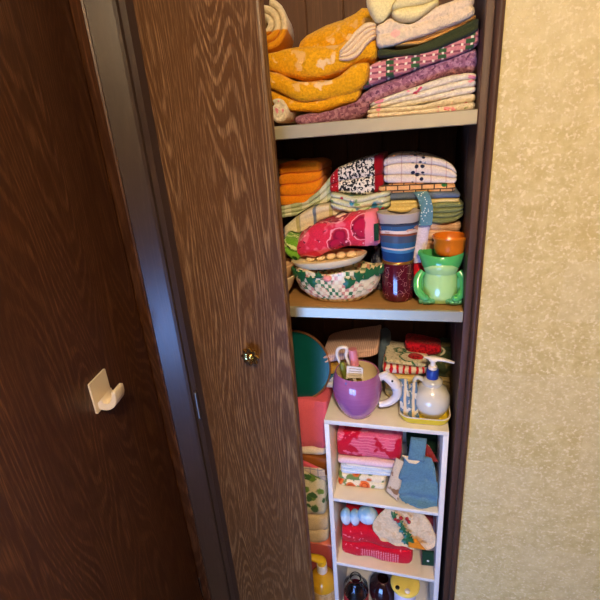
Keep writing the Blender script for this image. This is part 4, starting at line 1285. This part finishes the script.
slab('strap_tab', [(422, 550), (434, 551), (434, 566), (422, 565)], [.05, .05, .03, .03], .008, F['forest'], stp)
ball('button', at(428, 561, .031), .004, M['white_plastic'], stp, s=(1, .5, 1), seg=16)
cloth('folded_cloth', [(400, 514, 556), (420, 518, 560), (436, 520, 562)], .14, .05, F['maroontrim'], 'brick red cloth behind the oatmeal towel', 'cloth', layers=2, amp=.003, seed=82, zmin=zs)

# bottom bay
zs = CELL[2] + .0008
n = NT('clear_glass')
M['glass'] = n.fin((.93, .95, .94), .03, trans=1.0, ior=1.3)
M['dark_glaze'] = plain('dark_brown_glass', srgb(44, 20, 22), .1, coat=.5)
M['red_label'] = plain('red_label', srgb(170, 30, 40), .5)
g0 = at(356, 590, .06)
pg = (at(365, 590, .06) - at(345, 590, .06)).length / 20
gz = at(355, 577, .06).z - zs
gz = min(gz, CELL[1] - .012 - zs - .004)
gc = Vector((g0.x, .06, zs))
gb = thing('glass_bottle', gc, 'clear round glass bottle with red label in the bottom bay', 'bottle')
lathe('bottle_body', [(.001, 0), (10 * pg, 0), (11 * pg, .004), (11.6 * pg, gz * .5), (11.4 * pg, gz * .72), (7 * pg, gz * .86), (5 * pg, gz * .92), (5.4 * pg, gz), (4.6 * pg, gz), (4.2 * pg, gz * .92), (6.4 * pg, gz * .85), (10.4 * pg, gz * .7), (10.4 * pg, .01), (.001, .008)], gc, M['glass'], gb, seg=40)
lathe('contents', [(.001, .0085), (9.6 * pg, .011), (10.0 * pg, gz * .4), (9.6 * pg, gz * .5), (.001, gz * .5)], gc, M['dark_glaze'], gb, seg=36)
lathe('bottle_label', [(11.75 * pg, gz * .25), (11.9 * pg, gz * .25), (11.75 * pg, gz * .55), (11.6 * pg, gz * .55)], gc, M['red_label'], gb, seg=36, caps=False, label='red label')
d0 = at(383, 597, .09)
dc_ = Vector((d0.x, .09, zs))
dz_ = at(383, 578, .09).z - zs
lathe('glass_jar', [(.001, 0), (9 * pg, 0), (11 * pg, .01), (13 * pg, dz_ * .5), (12.4 * pg, dz_ * .8), (7 * pg, dz_ * .95), (6 * pg, dz_), (5 * pg, dz_), (5.6 * pg, dz_ * .93), (11 * pg, dz_ * .75), (11 * pg, .02), (.001, .012)], dc_, M['dark_glaze'], seg=44, label='dark brown glass jar between the clear bottle and yellow lid', cat='jar')
y0_ = at(405, 590, .05)
yc = Vector((y0_.x, .05, zs))
yz = at(405, 588, .035).z - zs
yb = thing('bottle', yc, 'white bottle with round yellow lid in the bottom bay', 'bottle')
M['lid_yellow'] = plain('yellow_lid', srgb(240, 214, 100), .25)
M['milk'] = plain('milky_plastic', srgb(214, 214, 236), .3)
lathe('bottle_body', [(.001, 0), (9 * pg, 0), (9.6 * pg, .005), (9.4 * pg, yz - .012), (8 * pg, yz - .004), (.001, yz - .004)], yc, M['milk'], yb, seg=36)
ld_ = lathe('lid', [(.001, yz - .0045), (11 * pg, yz - .0045), (12.8 * pg, yz - .001), (12.8 * pg, yz + .004), (11 * pg, yz + .008), (6 * pg, yz + .0105), (.001, yz + .011)], yc, M['lid_yellow'], yb, seg=40, label='yellow lid')
ball('lid_hole', yc + Vector((-6.5 * pg, -6.5 * pg, yz + .0085)), 2.0 * pg, M['black'], ld_, s=(1, 1, .5), seg=14)
ball('lid_button', yc + Vector((2 * pg, -8 * pg, yz + .0085)), 2.4 * pg, M['white_plastic'], ld_, s=(1, 1, .5), seg=14)


# ------------------------------------------------------------------ settle the soft things
# where a soft cloth presses into a neighbour, the one behind gives way (a hair's gap between them)
from mathutils.bvhtree import BVHTree
import bmesh


def press(x, a, gap, self_):
    t = a.copy(); t.data = a.data.copy(); t.parent = None
    t.matrix_world = a.matrix_world
    nr = [v.normal.copy() for v in t.data.vertices]
    for v, q in zip(t.data.vertices, nr): v.co += q * gap
    COL.objects.link(t)
    old = x.data
    if self_ >= 2:
        for q in (t, x) if self_ == 3 else (t,):
            rm = q.modifiers.new('weave', 'REMESH'); rm.mode = 'VOXEL'; rm.voxel_size = .0032; rm.use_smooth_shade = True
            dg = bpy.context.evaluated_depsgraph_get()
            nm = bpy.data.meshes.new_from_object(q.evaluated_get(dg))
            q.modifiers.remove(rm); q.data = nm
    m_ = x.modifiers.new('press', 'BOOLEAN')
    m_.operation = 'DIFFERENCE'; m_.solver = 'EXACT'; m_.object = t
    m_.use_self = self_ == 1
    dg = bpy.context.evaluated_depsgraph_get()
    new = bpy.data.meshes.new_from_object(x.evaluated_get(dg))
    x.modifiers.remove(m_)
    x.data = old
    bpy.data.objects.remove(t)
    bm = bmesh.new(); bm.from_mesh(new)
    seen, isl = set(), []
    for v0 in bm.verts:
        if v0 in seen: continue
        st, comp = [v0], []
        seen.add(v0)
        while st:
            v = st.pop(); comp.append(v)
            for e in v.link_edges:
                u = e.other_vert(v)
                if u not in seen: seen.add(u); st.append(u)
        isl.append(comp)
    isl.sort(key=len, reverse=True)
    kill = [v for c in isl[1:] if len(c) < .25 * len(isl[0]) for v in c]
    if kill: bmesh.ops.delete(bm, geom=kill, context='VERTS')
    v1 = bm.calc_volume(signed=True)
    bm.to_mesh(new); bm.free()
    bm = bmesh.new(); bm.from_mesh(x.data); v0 = bm.calc_volume(signed=True); bm.free()
    if not (.2 * v0 < v1 <= v0 * 1.0005): return None
    # keep the result only if it stays within the cloth it came from and clears its neighbour
    ob = BVHTree.FromPolygons([v.co for v in x.data.vertices], [tuple(q.vertices) for q in x.data.polygons])
    bad = 0
    for v in new.vertices:
        h = ob.find_nearest(v.co, .0045)
        if h[0] is not None: continue
        hits, q, d_ = 0, v.co.copy(), Vector((.31, .52, .79)).normalized()
        while hits < 40:
            h = ob.ray_cast(q, d_)
            if h[0] is None: break
            hits += 1
            q = h[0] + d_ * 1e-5
        if hits % 2 == 0: bad += 1
    if bad > 3: return None
    mw, ma = x.matrix_world, a.matrix_world
    tb = BVHTree.FromPolygons([mw @ v.co for v in new.vertices], [tuple(q.vertices) for q in new.polygons])
    ta = BVHTree.FromPolygons([ma @ v.co for v in a.data.vertices], [tuple(q.vertices) for q in a.data.polygons])
    if ta.overlap(tb): return None
    return new


def settle(gap=.0012):
    bpy.context.view_layer.update()

    def meshes(o):
        out = [o] if o.type == 'MESH' else []
        for c in o.children: out += meshes(c)
        return out

    def data(x):
        w = [x.matrix_world @ v.co for v in x.data.vertices]
        return dict(x=x, w=w, p=[tuple(q.vertices) for q in x.data.polygons], lo=[min(v[i] for v in w) for i in range(3)], hi=[max(v[i] for v in w) for i in range(3)])

    def closed(x):
        b = bmesh.new(); b.from_mesh(x.data)
        ok = all(len(e.link_faces) == 2 for e in b.edges)
        b.free()
        return ok
    G = []
    for o in [q for q in COL.objects if q.parent is None and q.get('category')]:
        ms = [data(x) for x in meshes(o)]
        if not ms or o.get('category') == 'lamp': continue
        for d in ms: d['soft'] = d['x'].data.materials[0] in FABS and d['x'].name.split('.')[0] not in ('care_tag', 'orange_patch')
        G.append(dict(o=o, ms=ms, soft=any(d['soft'] for d in ms), y=min(d['lo'][1] for d in ms)))
    G.sort(key=lambda g: (1 if g['soft'] else 0, g['y']))
    cut = 0
    for bi, B in enumerate(G):
        if not B['soft']: continue
        for A in G[:bi]:
            for da in A['ms']:
                for db in B['ms']:
                    if not db['soft'] or any(db['lo'][i] > da['hi'][i] + gap or db['hi'][i] < da['lo'][i] - gap for i in range(3)): continue
                    if not BVHTree.FromPolygons(da['w'], da['p']).overlap(BVHTree.FromPolygons(db['w'], db['p'])): continue
                    if not closed(da['x']): continue
                    x = db['x']
                    for g_, self_ in ((gap, 0), (gap * 1.7, 0), (gap * 2.4, 2), (gap * 2.6, 3), (gap, 1), (gap * 3.2, 3)):
                        new = press(x, da['x'], g_, self_)
                        if new is not None and len(new.vertices) >= .3 * len(x.data.vertices): break
                    else:
                        print('left', x.name, da['x'].name)
                        continue
                    new.materials.clear(); new.materials.append(x.data.materials[0])
                    for pl in new.polygons: pl.material_index = 0
                    new.shade_smooth(); new.set_sharp_from_angle(angle=radians(70))
                    x.data = new
                    db.update(data(x))
                    cut += 1
    print('settled', cut)


FABS = set(F.values())
settle()
settle(.002)

# ------------------------------------------------------------------ light
lp = thing('ceiling_lamp', (.2, -1.5, 2.45), 'round ceiling lamp with a glowing glass shade', 'lamp')
lathe('lamp_base', [(.001, 0), (.11, 0), (.115, -.012), (.10, -.02), (.001, -.02)], (.2, -1.5, 2.449), M['brass'], lp)
n = NT('lamp_glow')
n.b.inputs['Base Color'].default_value = (1, .9, .75, 1)
n.b.inputs['Emission Color'].default_value = (1.0, .765, .47, 1)
n.b.inputs['Emission Strength'].default_value = 115.0
lathe('lamp_shade', [(.05, -.021), (.098, -.05), (.10, -.075), (.085, -.11), (.05, -.133), (.001, -.14)], (.2, -1.5, 2.449), n.m, lp)

ld = bpy.data.lights.new('window_daylight', 'AREA')
ld.shape = 'RECTANGLE'
ld.size, ld.size_y = WX1 - WX0 - .1, WZ1 - WZ0 - .1
ld.energy = 15
ld.color = (.16, .38, 1.0)
lo = bpy.data.objects.new('window_daylight', ld)
COL.objects.link(lo)
lo.location = ((WX0 + WX1) / 2, -2.06, (WZ0 + WZ1) / 2)
lo.rotation_euler = (radians(90), 0, 0)

W = bpy.data.worlds.new('sky')
S.world = W
W.use_nodes = True
bg = W.node_tree.nodes['Background']
bg.inputs[0].default_value = (.45, .6, 1, 1)
bg.inputs[1].default_value = 1.0

vs = S.view_settings
vs.view_transform = 'Standard'
vs.look = 'None'
vs.gamma = 1
vs.use_curve_mapping = False
vs.exposure = 1.5
S.cycles.use_denoising = True
S.cycles.max_bounces = 8
S.cycles.sample_clamp_indirect = 6
